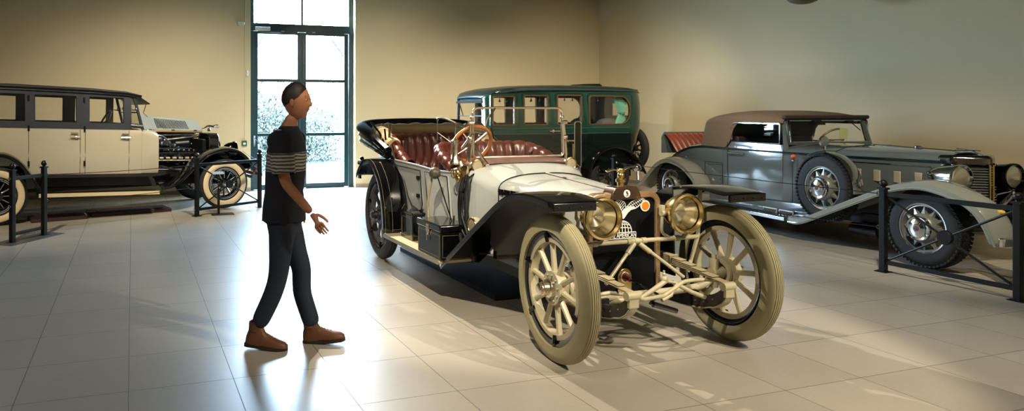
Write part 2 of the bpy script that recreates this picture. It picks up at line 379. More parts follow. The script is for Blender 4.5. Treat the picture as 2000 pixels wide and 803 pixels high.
for s in (-1, 1):
    out = [(-3.05, 1.03), (-2.40, 1.025), (-2.345, .70), (-2.36, .65), (-2.42, .632), (-2.60, .66), (-2.70, .73), (-2.80, .88)]
    d = MB().prism(out, s*.605, s*.632).build('rear_door', shaded_door_m, A, bev=.006)
    MB().tube([(x, s*.633, z) for x, z in crv([(a, 0, b) for a, b in out], 1, True) and out], .005, 6, True).build('seam', satin, d)
    for z in (.95, .775): MB().box((-2.44, s*.636, z), (.07, .016, .04)).build('door_hinge', satin, d, bev=.004)
    out = [(-2.30, 1.02), (-1.80, 1.02), (-1.70, .50), (-2.02, .47), (-2.14, .52), (-2.22, .68)]
    d = MB().prism(out, s*.60, s*.625).build('front_door', white_p, A, bev=.006)
    MB().tube([(x, s*.627, z) for x, z in out], .0045, 6, True).build('seam', satin, d)
# --- chassis under the tub
ch = MB()
for s in (-1, 1): ch.box((-1.9, s*.36, .33), (3.9, .06, .1)); ch.box((-3.2, s*.45, .45), (1.2, .05, .06))
for x in (-.5, -1.6, -2.6, -3.6): ch.box((x, 0, .33), (.08, .72, .07))
ch.build('chassis_frame', satin, A)
MB().prism([(-.24, -.26), (.24, -.26), (.27, .42), (-.27, .42)] and [(-.2, .2), (.2, .2), (.27, .42), (-.27, .42)], -1.25, -.45, 'x').build('engine_tray', mat('grey_tray', (150, 146, 136), .5, nz=.15), A)
MB().cyl((-3.30, -.62, .47), (-3.30, .62, .47), .045, 12).sph((-3.30, 0, .47), (.15, .13, .15)).build('rear_axle', satin, A)
# --- fenders and running boards
fp = crv([(-1.47, 0, .315), (-1.22, 0, .48), (-.978, 0, .645), (-.745, 0, .80), (-.515, 0, .945), (-.36, 0, 1.022), (-.24, 0, 1.05), (-.05, 0, 1.058), (.19, 0, 1.036)], 4)
rp = crv([(-3.66, 0, .87), (-3.55, 0, .975), (-3.42, 0, 1.045), (-3.28, 0, 1.078), (-3.15, 0, 1.06), (-3.05, 0, 1.01), (-2.9, 0, .88), (-2.80, 0, .70), (-2.755, 0, .52), (-2.742, 0, .372)], 4)
for s in (-1, 1):
    f = strip([(p.x, p.z) for p in fp], s*.845, s*.48, .010, .034).build('front_fender', black, A, solid=.008)
    MB().prism([(.196, .985), (.196, 1.04), (.17, 1.045), (.17, .985)], s*.845, s*.535).build('front_edge', black, f, bev=.006)
    for k in range(4): MB().sph((.199, s*(.57+.08*k), 1.012), .005, 6).build('rivet', satin, f)
    ap = [(p.x, p.z+.004) for p in fp if -1.25 < p.x < -.25]
    MB().prism([(ap[0][0], .40)]+ap+[(-.25, .40)], s*.47, s*.482).build('fender_apron', black, f)
    f = strip([(p.x, p.z) for p in rp], s*.885, s*.615, .008, .03).build('rear_fender', black, A, solid=.008)
    pn = MB()
    for yy in (.868, .79): pn.tube([(p.x+.013, s*yy, p.z+.006) for p in rp[6:]], .0017, 4)
    pn.tube([(-2.728, s*y, z) for y, z in ((.79, .40), (.70, .40), (.70, .60), (.66, .66))], .0017, 4)
    pn.build('pinstripe', mat('cream_line', (150, 142, 120), .5), f)
    b = MB().box((-2.08, s*.73, .352), (1.34, .31, .025)).build('running_board', mat('cream_board', (196, 182, 148), .55, nz=.1, sc=30), A, bev=.004)
    MB().box((-2.08, s*.888, .350), (1.34, .008, .034)).build('edge_strip', nickel, b)
    MB().box((-2.05, s*.575, .40), (1.4, .02, .11)).build('board_bracket', satin, b)
# --- radiator
def rad_out(hw, z0, zt, r):
    return [(-hw, z0), (-hw, .6), (-hw, zt-r)]+[(-hw+r-r*math.cos(PI/2*i/6), zt-r+r*math.sin(PI/2*i/6)) for i in range(1, 7)]+[(-.1, zt), (.1, zt)]+[(hw-r+r*math.sin(PI/2*i/6), zt-r+r*math.cos(PI/2*i/6)) for i in range(0, 6)]+[(hw, zt-r), (hw, .6), (hw, z0)]
oo = rad_out(.303, .30, 1.03, .08); ii = rad_out(.266, .30, .99, .055)
rad = MB().ring(oo, ii, -.27, -.2, 'x', False).build('radiator', mat('tarnished_brass', (214, 180, 142), .26, .8, nz=.2, sc=7, rv=.1), A, bev=.008)
MB().prism([(-.265, .30), (.265, .30), (.265, .98), (-.265, .98)], -.268, -.222, 'x').build('core', mat('radiator_core', (7, 8, 12), .6, nz=.4, sc=300, spec=.15), rad)
tk = MB().prism([(-.13, .985), (.13, .985), (.115, 1.03), (.095, 1.065), (.085, 1.072), (-.085, 1.072), (-.095, 1.065), (-.115, 1.03)], -.30, -.188, 'x').build('header_tank', mat('bronze_plate', (104, 84, 74), .25, .9, nz=.2), rad, bev=.006)
em = MB(); em.lathe([(.027, 0), (.027, .004), (.001, .004)], (-.188, 0, 1.026), 'x', 20); em.build('round_emblem', whitem, rad)
em = MB().box((-.183, 0, 1.031), (.003, .012, .026), Matrix.Rotation(.5, 4, 'X')).box((-.183, 0, 1.012), (.003, .022, .004)).build('emblem_mark', mat('dark_red', (90, 40, 30), .5), rad)
cm = MB(); cm.M = Matrix.Translation((0, 0, .022)); cp = cm.lathe([(.001, 1.042), (.032, 1.042), (.032, 1.05), (.024, 1.055), (.024, 1.075), (.036, 1.08), (.036, 1.1), (.026, 1.106), (.014, 1.115), (.001, 1.117)], (-.25, 0, 0), 'z', 20).build('filler_cap', brass, rad)
ms = MB(); ms.M = Matrix.Translation((0, 0, .02)); ms.sph((-.25, 0, 1.128), .022, 10).sph((-.25, .0, 1.16), (.018, .03, .014), 10).sph((-.235, -.012, 1.17), (.011, .011, .009), 8)
for s in (-1, 1): ms.grid([[(-.25-.018+.03*t, s*(.015+.1*k), 1.163+.012*math.sin(k*3.0)+(.022 if s > 0 else -.004)*k-.006*t) for t in (0, .4, .8)] for k in (0, .25, .5, .75, 1)])
ms.tube([(-.25, 0, 1.155), (-.27, .02, 1.13)], [.012, .006], 6)
ms.build('eagle_mascot', brass, cp, solid=.006)
# script badge: eagle over a globe on the lettered bar
bd = MB(); bd.M = Matrix.Translation((0, .03, .046)); X0 = -.216
def seg(pts, r=.0032, cl=False): bd.tube([(X0, y, z) for y, z in pts], r, 5, cl)
gy, gz, gr = -.045, .707, .078
seg([(gy+gr*math.cos(PI*i/16), gz+gr*math.sin(PI*i/16)) for i in range(17)], .004)
for k in (.33, .66): seg([(gy+gr*k*math.cos(PI*i/12), gz+gr*math.sin(PI*i/12)) for i in range(13)])
seg([(gy, gz), (gy, gz+gr)])
for k in (.3, .6): seg([(gy+gr*math.sqrt(1-k*k)*t, gz+gr*k-.008*(t*t-1)) for t in (-1, -.5, 0, .5, 1)])
def feather(root, tip, wdt, n):
    a, b = Vector(root), Vector(tip); d = (b-a); q = Vector((-d.y, d.x)).normalized()
    lo = [(a+d*t+q*wdt*(.55*math.sin(PI*min(1, t*.85+.1)))).to_tuple() for t in (0, .2, .4, .6, .8, 1)]; hi = [(a+d*t-q*wdt*(.75*math.sin(PI*min(1, t*.8+.12)))).to_tuple() for t in (1, .8, .6, .4, .2, 0)]
    seg(lo+hi, .0036, True)
    for k in range(n):
        t = (k+.6)/n; p = a+d*t; seg([(p+q*wdt*.5*math.sin(PI*min(1, t*.85+.1))).to_tuple(), (p+d*.12-q*wdt*.7*math.sin(PI*min(1, t*.8+.12))).to_tuple()], .0026)
    seg([root, tip], .003)
feather((-.035, .84), (-.10, .925), .07, 7); feather((-.07, .85), (-.125, .905), .05, 4); feather((-.005, .875), (.135, .935), .045, 9)
bd.prism([(-.055, .803), (-.035, .80), (-.02, .815), (.0, .84), (.03, .862), (.05, .868), (.062, .878), (.045, .885), (.02, .882), (-.012, .872), (-.035, .86), (-.055, .85), (-.066, .83)], X0-.003, X0+.003, 'x')
bar = [(-.16, .661), (.07, .661), (.07, .703), (-.16, .703)]
seg([bar[0], bar[1]], .003); seg([bar[3], bar[2]], .003)
badge = bd.build('eagle_badge', whitem, rad)
def text(s, name, m, parent, size, mtx, ext=.002):
    cu = bpy.data.curves.new('t', 'FONT'); cu.body = s; cu.size = size; cu.extrude = ext; cu.align_x = 'CENTER'
    to = bpy.data.objects.new('t', cu); C.objects.link(to); bpy.context.view_layer.update()
    me = bpy.data.meshes.new_from_object(to.evaluated_get(bpy.context.evaluated_depsgraph_get())); bpy.data.objects.remove(to)
    me.transform(mtx); me.materials.clear(); me.materials.append(m); o = bpy.data.objects.new(name, me); C.objects.link(o); o.parent = parent; return o
FR = Matrix(((0, 0, 1, 0), (1, 0, 0, 0), (0, 1, 0, 0), (0, 0, 0, 1)))   # text x -> car y, text y -> car z
text('THE AMERICAN', 'lettering', whitem, badge, .047, Matrix.Translation((X0, -.015, .7125)) @ FR @ Matrix.Diagonal((.72, 1, 1, 1)))
ob = MB().lathe([(.04, 0), (.04, .005), (.001, .005)], (-.216, .178, .93), 'x', 24).build('oval_badge', whitem, rad)
MB().lathe([(.03, .005), (.03, .008), (.001, .008)], (-.216, .178, .93), 'x', 24).build('badge_centre', mat('orange_enamel', (214, 120, 36), .4), ob)
# --- lamps
def headlamp(parent, name, c, R, D, body_m, lens_m=None, lab=None, tilt=0.):
    A1 = Vector((math.cos(tilt), math.sin(tilt), 0)); u = Vector((0, 0, 1)); v = A1.cross(u); ax = (A1, u, v)
    o = MB().lathe([(.001, -D), (R*.35, -D*.97), (R*.62, -D*.8), (R*.82, -D*.52), (R*.93, -D*.2), (R*.97, 0)], c, ax, 28).build(name, body_m, parent)
    MB().lathe([(R*.82, .0), (R*.9, .022), (R, .018), (R*1.03, 0), (R*1.0, -.022), (R*.92, -.022)], c, ax, 36, True).build('lamp_rim', body_m, o)
    MB().lathe([(.001, -D*.7), (R*.5, -D*.55), (R*.8, -.012)], c, ax, 28).build('reflector', mirror, o)
    MB().sph(Vector(c)-A1*D*.5, R*.07, 8).build('bulb', mirror, o)
    MB().lathe([(.001, .012), (R*.5, .009), (R*.84, .0)], c, ax, 28).build('lens', lens_m or glassm, o)
    return o
for s in (-1, 1):
    hl = headlamp(A, 'headlamp', (-.0, s*.342, .895), .138, .17, brass, tilt=-.04)
    for q in (-1, 1):
        br = MB(); br.tube(crv([(-.09, s*.342+q*.06, .72), (-.08, s*.342+q*.13, .76), (-.06, s*.342+q*.152, .83), (-.055, s*.342+q*.15, .9)], 4), .011, 8); br.cyl((-.055, s*.342+q*.165, .9), (-.055, s*.342+q*.135, .9), .022, 10); br.box((-.055, s*.342+q*.155, .93), (.03, .025, .05))
        br.build('lamp_bracket', cream_p, A)
    lp = MB().lathe([(.001, -.10), (.035, -.095), (.05, -.06), (.056, 0)], (-1.52, s*.47, 1.128), 'x', 24).build('cowl_lamp', nickel, A)
    MB().tor((-1.52, s*.47, 1.128), .052, .009, 'x').build('lamp_rim', brass, lp); MB().lathe([(.001, .006), (.05, .002)], (-1.52, s*.47, 1.128), 'x', 24).build('lens', lens, lp)
    MB().cyl((-1.56, s*.47, 1.09), (-1.56, s*.5, 1.03), .014, 8).build('lamp_stem', nickel, lp)
# --- cross bar, struts, springs, axle
xb = MB().cyl((-.09, -.53, .712), (-.09, .53, .712), .0155, 12)
for y in (-.34, -.06, .0, .06, .34): xb.cyl((-.09, y-.02, .712), (-.09, y+.02, .712), .021, 12)
xb.build('lamp_bar', cream_p, A)
for s in (-1, 1):
    st = MB().cyl((-.09, s*.015, .70), (0, s*.32, .46), .0125, 10); st.cyl((-.088, s*.02, .695), (-.066, s*.095, .635), .018, 10); st.build('vee_strut', cream_p, A)
    ps = MB().tube([(-.12, s*.58, 1.04), (-.11, s*.56, .86), (-.09, s*.53, .715), (-.09, s*.48, .58), (-.08, s*.43, .47)], .0135, 10); ps.build('fender_post', cream_p, A)
    # dumb iron: flat curved horn, dark web with cream edge
    hp = crv([(.32, 0, .455), (.27, 0, .39), (.16, 0, .335), (0, 0, .31), (-.2, 0, .305), (-.5, 0, .31)], 5)
    top = [(p.x, p.z+.035+.0*p.x) for p in hp]; bot = [(p.x+(.02 if p.x > .2 else 0), p.z-.045) for p in reversed(hp)]
    h = MB().prism(top+bot, s*.375-.02, s*.375+.02).build('frame_horn', mat('dark_web', (44, 40, 34), .5, nz=.25), A)
    MB().grid([[(x+.004, s*.375-.028, z), (x+.004, s*.375+.028, z)] for x, z in reversed(bot)]).build('horn_flange', cream_p, h, solid=.01)
    for k in range(9): MB().sph((.22-.075*k, s*.375-.021, ip(.22-.075*k, [(-.5, .305), (0, .305), (.16, .33), (.27, .385)])), .0075, 6).build('rivet', steel, h)
    sp = MB()
    for k in range(6):
        L = .66-.095*k
        sp.grid([[(-.34+L*t, s*.375-.026, .49+.028*(1-(t*L/.66)**2)-.011*k*0+.0115*k*(1 if True else 0)), (-.34+L*t, s*.375+.026, .49+.028*(1-(t*L/.66)**2)+.0115*k)] for t in [-1+.2*i for i in range(11)]])
    sp.build('leaf_spring', mat('spring_cream', (150, 140, 112), .45, nz=.2), A, solid=.0095, off=0)
    for x in (-.16, -.5):
        MB().box((x, s*.375, .525), (.022, .068, .085)).cyl((x, s*.375-.04, .575), (x, s*.375+.04, .575), .008, 8).build('spring_clip', cream_p, A, bev=.003)
    MB().cyl((.325, s*.375-.045, .47), (.325, s*.375+.045, .47), .028, 14).box((.335, s*.375, .43), (.02, .07, .06)).build('shackle', cream_p, A)
    kn = MB().cyl((0, s*.585, .37), (0, s*.585, .57), .03, 12).cyl((0, s*.585, .56), (0, s*.585, .6), .017, 10).cyl((0, s*.56, .47), (0, s*.66, .47), .04, 12).lathe([(.07, 0), (.095, .0), (.095, .02), (.07, .02)], (0, s*.64-.01, .47), 'y', 24, True)
    kn.tube([(0, s*.585, .40), (-.06, s*.57, .38), (-.16, s*.55, .38)], .013, 8); kn.build('steering_knuckle', cream_p, A)
MB().tube(crv([(0, -.585, .46), (0, -.5, .40), (0, -.3, .375), (0, .3, .375), (0, .5, .40), (0, .585, .46)], 5), .026, 10).build('front_axle', cream_p, A)
tr = MB().tube([(.16, -.60, .44), (.17, -.42, .455), (.20, -.3, .44), (.20, -.18, .40), (.17, .0, .40)], .0135, 10); tr.tube(crv([(.17, .0, .40), (.16, .10, .44), (.15, .2, .475), (.17, .40, .475), (.27, .43, .47)], 4), .0135, 10); tr.build('tie_rod', cream_p, A)
tr = MB().tube([(-.05, -.32, .33), (.12, -.14, .38), (.16, -.02, .47), (.14, .05, .49)], .016, 10).tube([(.14, .02, .49), (.15, .12, .47), (.17, .06, .40), (.18, -.02, .375)], .0125, 10).tube([(.14, .1, .475), (.17, .22, .41), (.18, .33, .365)], .0145, 10)
tr.sph((.14, .03, .5), .024, 10).lathe([(.001, .56), (.008, .555), (.006, .545), (.013, .535), (.008, .52), (.015, .51), (.015, .49)], (.14, .03, 0), 'z', 12); tr.build('drag_link', cream_p, A)
kp = MB().prism([(-.058, .33), (.058, .33), (.058, .44)]+[(.058*math.cos(PI*i/10), .44+.058*math.sin(PI*i/10)) for i in range(1, 10)]+[(-.058, .44)], -.222, -.206, 'x').build('crank_plate', brass, A, bev=.003)
MB().tor((-.205, 0, .44), .033, .007, 'x').build('crank_collar', nickel, kp); MB().cyl((-.21, 0, .44), (-.15, 0, .43), .022, 14, .015).build('crank_boss', mat('maroon_paint', (90, 24, 30), .35), kp)
MB().tube([(-.16, 0, .432), (.09, .02, .39), (.10, .02, .385)], .0085, 8).tube([(.19, -.10, .36), (.22, .06, .31)], [.02, .017], 10).tube([(.10, .02, .385), (.185, -.12, .365)], .009, 8).build('starting_crank', black, A)
# --- windscreen
def wsp(y, t): return (-1.62-.02*t, y, 1.195+.43*t)
wf = MB(); oc = [(y, z) for y, z in rrect(-.455, 1.195, .455, 1.63, (.03, .03, .055, .055), 5)]
wf.tube([(-1.62-.02*(z-1.195)/.43, y, z) for y, z in oc], .0125, 8, True)
ws = wf.build('windshield_frame', nickel, A)
MB().add([(-1.622, -.44, 1.2), (-1.622, .44, 1.2), (-1.64, .44, 1.62), (-1.64, -.44, 1.62)], [(0, 1, 2, 3)]).build('windshield_glass', glassm, ws, solid=.004)
for s in (-1, 1):
    fx = MB(); fx.tube([(-1.63, s*.475, 1.10), (-1.63, s*.495, 1.20), (-1.63, s*.485, 1.33), (-1.64, s*.475, 1.5)], [.016, .014, .011, .009], 8)
    fx.sph((-1.63, s*.485, 1.36), .026, 10); fx.cyl((-1.63, s*.45, 1.50), (-1.63, s*.50, 1.50), .018, 10); fx.sph((-1.64, s*.46, 1.545), .02, 8)
    fx.build('windshield_stanchion', nickel, ws)
MB().tube([(-1.63, -.24, 1.625), (-1.56, -.35, 1.53), (-1.5, -.40, 1.46)], .009, 6).build('windshield_strut', nickel, ws)
wm = MB().tube([(-1.60+.10*0, .55, 1.30), (-1.60, .555, 1.10)], .007, 6).tube([(-1.6, .47, 1.33), (-1.6, .56, 1.33)], .008, 6).tube([(-1.6, .47, 1.12), (-1.6, .56, 1.12)], .008, 6).build('side_wing', brass, A)
MB().prism(rrect(.575, 1.08, .64, 1.5, .02), -1.615, -1.609, 'x').build('wing_glass', glass('tinted_glass', (.35, .45, .45), 1.6), wm); MB().tube([(-1.612, y, z) for y, z in rrect(.573, 1.078, .642, 1.502, .022)], .0045, 6, True).build('wing_frame', nickel, wm)
# --- seats
def tufts(name, path, zb, ztop, pitch, amp, lean, parent, m, th=.085):
    P = [Vector(p) for p in path]; s = [0.]
    for a, b in zip(P, P[1:]): s.append(s[-1]+(b-a).length)
    L = s[-1]; n = int(L/pitch*8); rows = []
    npl = round(L/pitch)
    for i in range(n+1):
        d = L*i/n; k = max(j for j in range(len(s)) if s[j] <= d+1e-9); k = min(k, len(P)-2); t = (d-s[k])/(s[k+1]-s[k])
        p = P[k].lerp(P[k+1], t); tg = (P[min(k+2, len(P)-1)]-P[max(k-1, 0)]).normalized(); nr = Vector((-tg.y, tg.x, 0)); u = d/L
        zt = ztop(u); row = []
        for j in range(27):
            v = j/18
            if v <= 1:
                ph = npl*u+.5*(1/(1+math.exp(-(v-.52)*26))); q = abs(math.sin(PI*ph))**.55
                hor = 1-.5*math.exp(-((v-.52)/.05)**2)*(1-q*.3)
                off = lean*(1-v)+amp*(q*hor)*(1 if v < .94 else (1-v)/.06*.4+.6); z = zb+(zt-zb-.045)*v
                row.append(p+nr*off+Vector((0, 0, z)))
            else:
                a = PI*(v-1)/.444; ph = npl*u+.5; q = abs(math.sin(PI*ph))**.55
                row.append(p+nr*(-.045+(.045+amp*q*.6)*math.cos(a))+Vector((0, 0, zt-.045+(.045+amp*q*.5)*math.sin(a))))
        row.append(p-nr*.06+Vector((0, 0, zt-.12))); row.append(p-nr*.03+Vector((0, 0, zb))); rows.append(row)
    return MB().grid(rows).build(name, m, parent, sm=60)
def sm(path): return crv(path, 6)
fpth = [(-1.72, .50, 0), (-1.98, .505, 0), (-2.18, .475, 0), (-2.28, .38, 0), (-2.3, .2, 0), (-2.3, 0, 0)]; fpth = fpth+[(x, -y, z) for x, y, z in reversed(fpth[:-1])]
rpth = [(-2.85, .505, 0), (-3.2, .51, 0), (-3.42, .50, 0), (-3.53, .38, 0), (-3.55, .2, 0), (-3.55, 0, 0)]; rpth = rpth+[(x, -y, z) for x, y, z in reversed(rpth[:-1])]
sh = lambda u: min(1, max(0, min(u, 1-u)-.02)/.26)
fs = tufts('front_seat', sm(fpth), .70, lambda u: 1.09+.20*(sh(u)**.8), .098, .03, .05, A, leather)
rs = tufts('rear_seat', sm(rpth), .70, lambda u: 1.08+.25*min(1, sh(u)*1.25)**1.2, .098, .028, .06, A, leather)
for st, x0, x1 in ((fs, -2.24, -1.78), (rs, -3.48, -2.95)):
    rows = []
    for i in range(61):
        y = -.52+1.04*i/60; q = abs(math.sin(PI*10*(i/60)))**.5
        rows.append([(x0, y, .70), (x0, y, .80+.02*q), (x0+(x1-x0)*.5, y, .83+.022*q), (x1-.04, y, .82+.02*q), (x1, y, .77), (x1, y, .66)])
    MB().grid(rows).build('seat_cushion', leather, st, sm=60)
# --- steering wheel
SW = Vector((-1.79, -.385, 1.305)); nv = Vector((-.86, 0, .51)).normalized(); uu = nv.cross(Vector((0, 1, 0))).normalized(); vv = nv.cross(uu)
sw = MB().lathe([(.185+.017*math.cos(2*PI*i/10), .017*math.sin(2*PI*i/10)) for i in range(10)], SW, (nv, uu, vv), 44, True).build('steering_wheel', mat('honey_wood', (170, 104, 36), .3, 0, .5, nz=.22, sc=20), A)
sk_ = MB()
for k in range(4):
    a = PI/4+k*PI/2; sk_.tube([SW-nv*.02, SW+(uu*math.cos(a)+vv*math.sin(a))*.18], [.011, .008], 6)
sk_.lathe([(.001, .02), (.03, .015), (.034, -.02), (.001, -.03)], SW, (nv, uu, vv), 16); sk_.build('wheel_spider', nickel, sw)
MB().cyl(SW-nv*.02, SW-nv*.34, .019, 10).build('steering_column', nickel, A)
# --- folded hood at the tail
tent_b = mat('black_canvas', (14, 13, 15), .75, nz=.2, bump=.3); tan_c = mat('tan_canvas', (214, 190, 142), .8, nz=.14, sc=6, bump=.4)
half = [(-3.18, -.665, 1.17), (-3.45, -.70, 1.27), (-3.75, -.72, 1.36), (-3.98, -.70, 1.41), (-4.10, -.55, 1.435), (-4.13, -.3, 1.445), (-4.13, 0, 1.45)]
ful = crv(half+[(x, -y, z) for x, y, z in reversed(half[:-1])], 5)
rows = []
for i, p in enumerate(ful):
    t = (ful[min(i+1, len(ful)-1)]-ful[max(i-1, 0)]).normalized(); q = Vector((t.y, -t.x, 0)).normalized(); e = min(1, .25+min(i, len(ful)-1-i)/8)
    rows.append([p+(q*math.cos(2*PI*k/12)*.075+Vector((0, 0, 1))*math.sin(2*PI*k/12)*.06)*e for k in range(12)])
ft = MB().loft(rows).build('folded_top', tent_b, A)
rows = []
hi = [(-3.25, -.58, 1.22), (-3.5, -.61, 1.34), (-3.70, -.59, 1.375), (-3.80, -.45, 1.385), (-3.83, 0, 1.385)]
cp_ = crv(hi+[(x, -y, z) for x, y, z in reversed(hi[:-1])], 8)
for i, p in enumerate(cp_):
    t = (cp_[min(i+1, len(cp_)-1)]-cp_[max(i-1, 0)]).normalized(); q = Vector((t.y, -t.x, 0)).normalized(); wv = .012*math.sin(i*1.9)+.008*math.sin(i*.83+1)
    rows.append([p+(q*math.cos(2*PI*k/12)*(.085+wv)+Vector((0, 0, 1))*math.sin(2*PI*k/12)*(.066+wv*.6)) for k in range(12)])
MB().loft(rows).build('canvas_roll', tan_c, ft)
for k, dz in enumerate((0, -.08, -.15)):
    l2 = [(x-.0, y*(1.02-.0*k), z+dz*(.4+.6*min(1, max(0, (-x-3.2)/.7)))) for x, y, z in half[:5]]
    for s in (-1, 1): MB().tube(crv([(x, y*-s, z) for x, y, z in l2], 4), [.05-.008*k]*17, 8).build('top_bow', black, ft)
for s in (-1, 1):
    st = MB(); st.tube([(-3.16, s*.645, 1.08), (-3.2, s*.655, 1.18), (-3.3, s*.66, 1.30), (-3.34, s*.655, 1.40)], .011, 6); st.tube([(-3.12, s*.64, 1.10), (-3.5, s*.70, 1.20), (-3.9, s*.72, 1.27)], .012, 6)
    st.tube([(-3.1, s*.64, 1.08), (-3.45, s*.68, 1.36), (-3.7, s*.69, 1.47)], .012, 6)
    st.build('bow_hinge', black, ft)
MB().tube([(-3.33, -.60, 1.45), (-3.3, -.615, 1.3), (-3.15, -.61, 1.07)], .016, 6).build('strap', mat('strap_leather', (120, 100, 74), .6), ft)
gr = MB().tube([(-2.95, -.20, 1.29), (-2.95, -.20, 1.50)], .006, 6).tube([(-2.5, -.22, 1.2), (-2.5, -.2, 1.45)], .006, 6).tube(crv([(-2.95, -.2, 1.50), (-2.92, -.2, 1.525), (-2.75, -.2, 1.52), (-2.5, -.2, 1.475)], 4), .013, 8)
gr.tube([(-2.95, -.2, 1.37), (-2.5, -.2, 1.25)], .005, 6).tube([(-2.5, -.2, 1.45), (-2.55, .2, 1.37)], .012, 6).build('robe_rail', nickel, A)
# --- fittings on the right flank
hb = MB().sph((-1.73, -.775, 1.06), .052, 14).build('horn_bulb', mat('olive_rubber', (74, 68, 54), .45), A)
MB().tube(crv([(-1.78, -.78, 1.02), (-1.84, -.79, .8), (-1.84, -.78, .6), (-1.78, -.74, .37)], 6), .011, 8).build('horn_hose', mat('tan_hose', (176, 160, 126), .6), hb)
MB().tube([(-1.70, -.76, 1.02), (-1.62, -.70, .75), (-1.55, -.64, .5)], .006, 6).build('bulb_cable', satin, hb)
hs = MB()
hs.tube(crv([(-1.50, -.60, 1.06), (-1.46, -.66, .95), (-1.45, -.68, .8), (-1.40, -.68, .62), (-1.28, -.66, .50)], 6), .0125, 8)
hs.tube(crv([(-1.46, -.60, 1.06), (-1.42, -.66, .9), (-1.40, -.68, .75), (-1.30, -.68, .6), (-1.24, -.66, .5)], 6), .0125, 8)
hs.tube([(-1.40, -.62, 1.06), (-1.385, -.66, .9), (-1.35, -.66, .5)], .011, 8); hs.tube(crv([(-1.44, -.66, .93), (-1.40, -.665, .945), (-1.42, -.62, 1.02), (-1.50, -.50, 1.07)], 4), .010, 8)
hs.build('wiring_hose', satin, A)
bh = MB().cyl((-1.52, -.60, 1.00), (-1.50, -.60, 1.14), .035, 14).sph((-1.53, -.66, 1.07), (.05, .03, .05), 12).cyl((-1.52, -.62, 1.16), (-1.44, -.64, 1.12), .022, 12, .03).sph((-1.47, -.68, 1.03), (.032, .018, .032), 10)
bh.tor((-1.53, -.695, 1.07), .036, .006, 'y').build('brass_horn', brass, A)
lv_ = MB().lathe([(.001, 1.36), (.02, 1.355), (.04, 1.34), (.03, 1.31), (.022, 1.25), (.03, 1.18), (.05, 1.15), (.05, 1.13), (.001, 1.13)], (-1.74, -.575, 0), 'z', 18).tube(crv([(-1.80, -.57, 1.30), (-1.85, -.56, 1.22), (-1.82, -.565, 1.14)], 5), .012, 8)
lv_.tube([(-1.66, -.5, 1.13), (-1.64, -.49, 1.34), (-1.63, -.48, 1.42)], .011, 8).tube([(-1.7, -.52, 1.28), (-1.6, -.47, 1.4)], .014, 8).tube([(-1.62, -.50, 1.12), (-1.58, -.50, 1.32)], .012, 8); lv_.build('control_pillar', nickel, A)
MB().tube([(-1.58, -.70, .45), (-1.52, -.70, .62), (-1.50, -.70, .72)], [.009, .009, .012], 8).build('brake_lever', nickel, A)
MB().tube([(-1.46, -.70, .42), (-1.38, -.70, .58), (-1.33, -.70, .42)], .016, 6).build('lever_fork', satin, A)
sl = MB().lathe([(.001, 0), (.068, 0), (.07, .012), (.07, .05), (.001, .06)], (-1.17, -.70, .68), 'y', 26).build('round_lamp', cream_p, A)
sl.rotation_euler = (0, 0, 0)
MB().tor((-1.17, -.703, .68), .066, .007, 'y').build('lamp_rim', brass, sl)
MB().lathe([(.001, -.004), (.055, -.002)], (-1.17, -.70, .68), 'y', 24).build('lens', lens, sl)
tl = MB().cyl((-3.74, -.80, 1.005), (-3.66, -.80, 1.005), .042, 16).sph((-3.70, -.80, 1.055), .026, 10).tube([(-3.70, -.80, .97), (-3.69, -.80, .9), (-3.62, -.78, .9)], .012, 8).box((-3.72, -.82, .86), (.06, .02, .06)).build('tail_lamp', black, A)
MB().tor((-3.655, -.80, 1.005), .036, .006, 'x').build('lamp_rim', nickel, tl)
# --- boxes carried on the right running board
tb = thing('tool_box', 'black lidded tool box with nickel clasp, on the running board of the white tourer', 'box', (3.28-.75, 3.87+1.635, .366), -PI/2)
bx = MB().box((0, 0, .115), (.48, .25, .23)).build('box_body', black, tb, bev=.006)
MB().box((0, 0, .262), (.50, .27, .062)).build('lid', black, tb, bev=.012)
cl = MB().prism([(-.025, .27), (.025, .27), (.03, .22), (.01, .18), (-.01, .18), (-.03, .22)], -.142, -.128).tube([(0, -.142, .18), (0, -.142, .13)], .005, 6).build('clasp', nickel, tb, bev=.004)
ln = MB()
for q in ([(-.22, .025), (.22, .025), (.22, .205), (-.22, .205)],): ln.tube([(x, -.1265, z) for x, z in q], .0013, 4, True); ln.tube([(.2415, y*.48, z) for y, z in q], .0013, 4, True)
ln.build('pinstripe', mat('cream_line', (150, 142, 120), .5), bx)
bb = thing('battery_box', 'small black pinstriped box behind the tool box, against the rear fender of the white tourer', 'box', (3.28-.70, 3.87+2.42, .366), -PI/2)
q = MB().box((0, 0, .12), (.30, .13, .24)).build('box_body', black, bb, bev=.006); MB().box((0, 0, .25), (.31, .14, .03)).build('lid', black, bb, bev=.008)
ln = MB(); ln.tube([(x, -.0665, z) for x, z in rrect(-.12, .03, .12, .21, .03, 3)], .0013, 4, True); ln.build('pinstripe', mat('cream_line', (150, 142, 120), .5), q)
# drip tray on the floor below
dt = MB().box((0, 0, .006), (.62, 2.2, .012))
for a, b, c, d in ((-.31, 0, .02, 2.2), (.31, 0, .02, 2.2), (0, -1.1, .62, .02), (0, 1.1, .62, .02)): dt.box((a, b, .022), (c, d, .044))
o = dt.build('drip_tray', satin); o.location = (3.22, 6.35, 0); tag(o, 'flat black drip tray lying on the floor under the white tourer', 'tray')
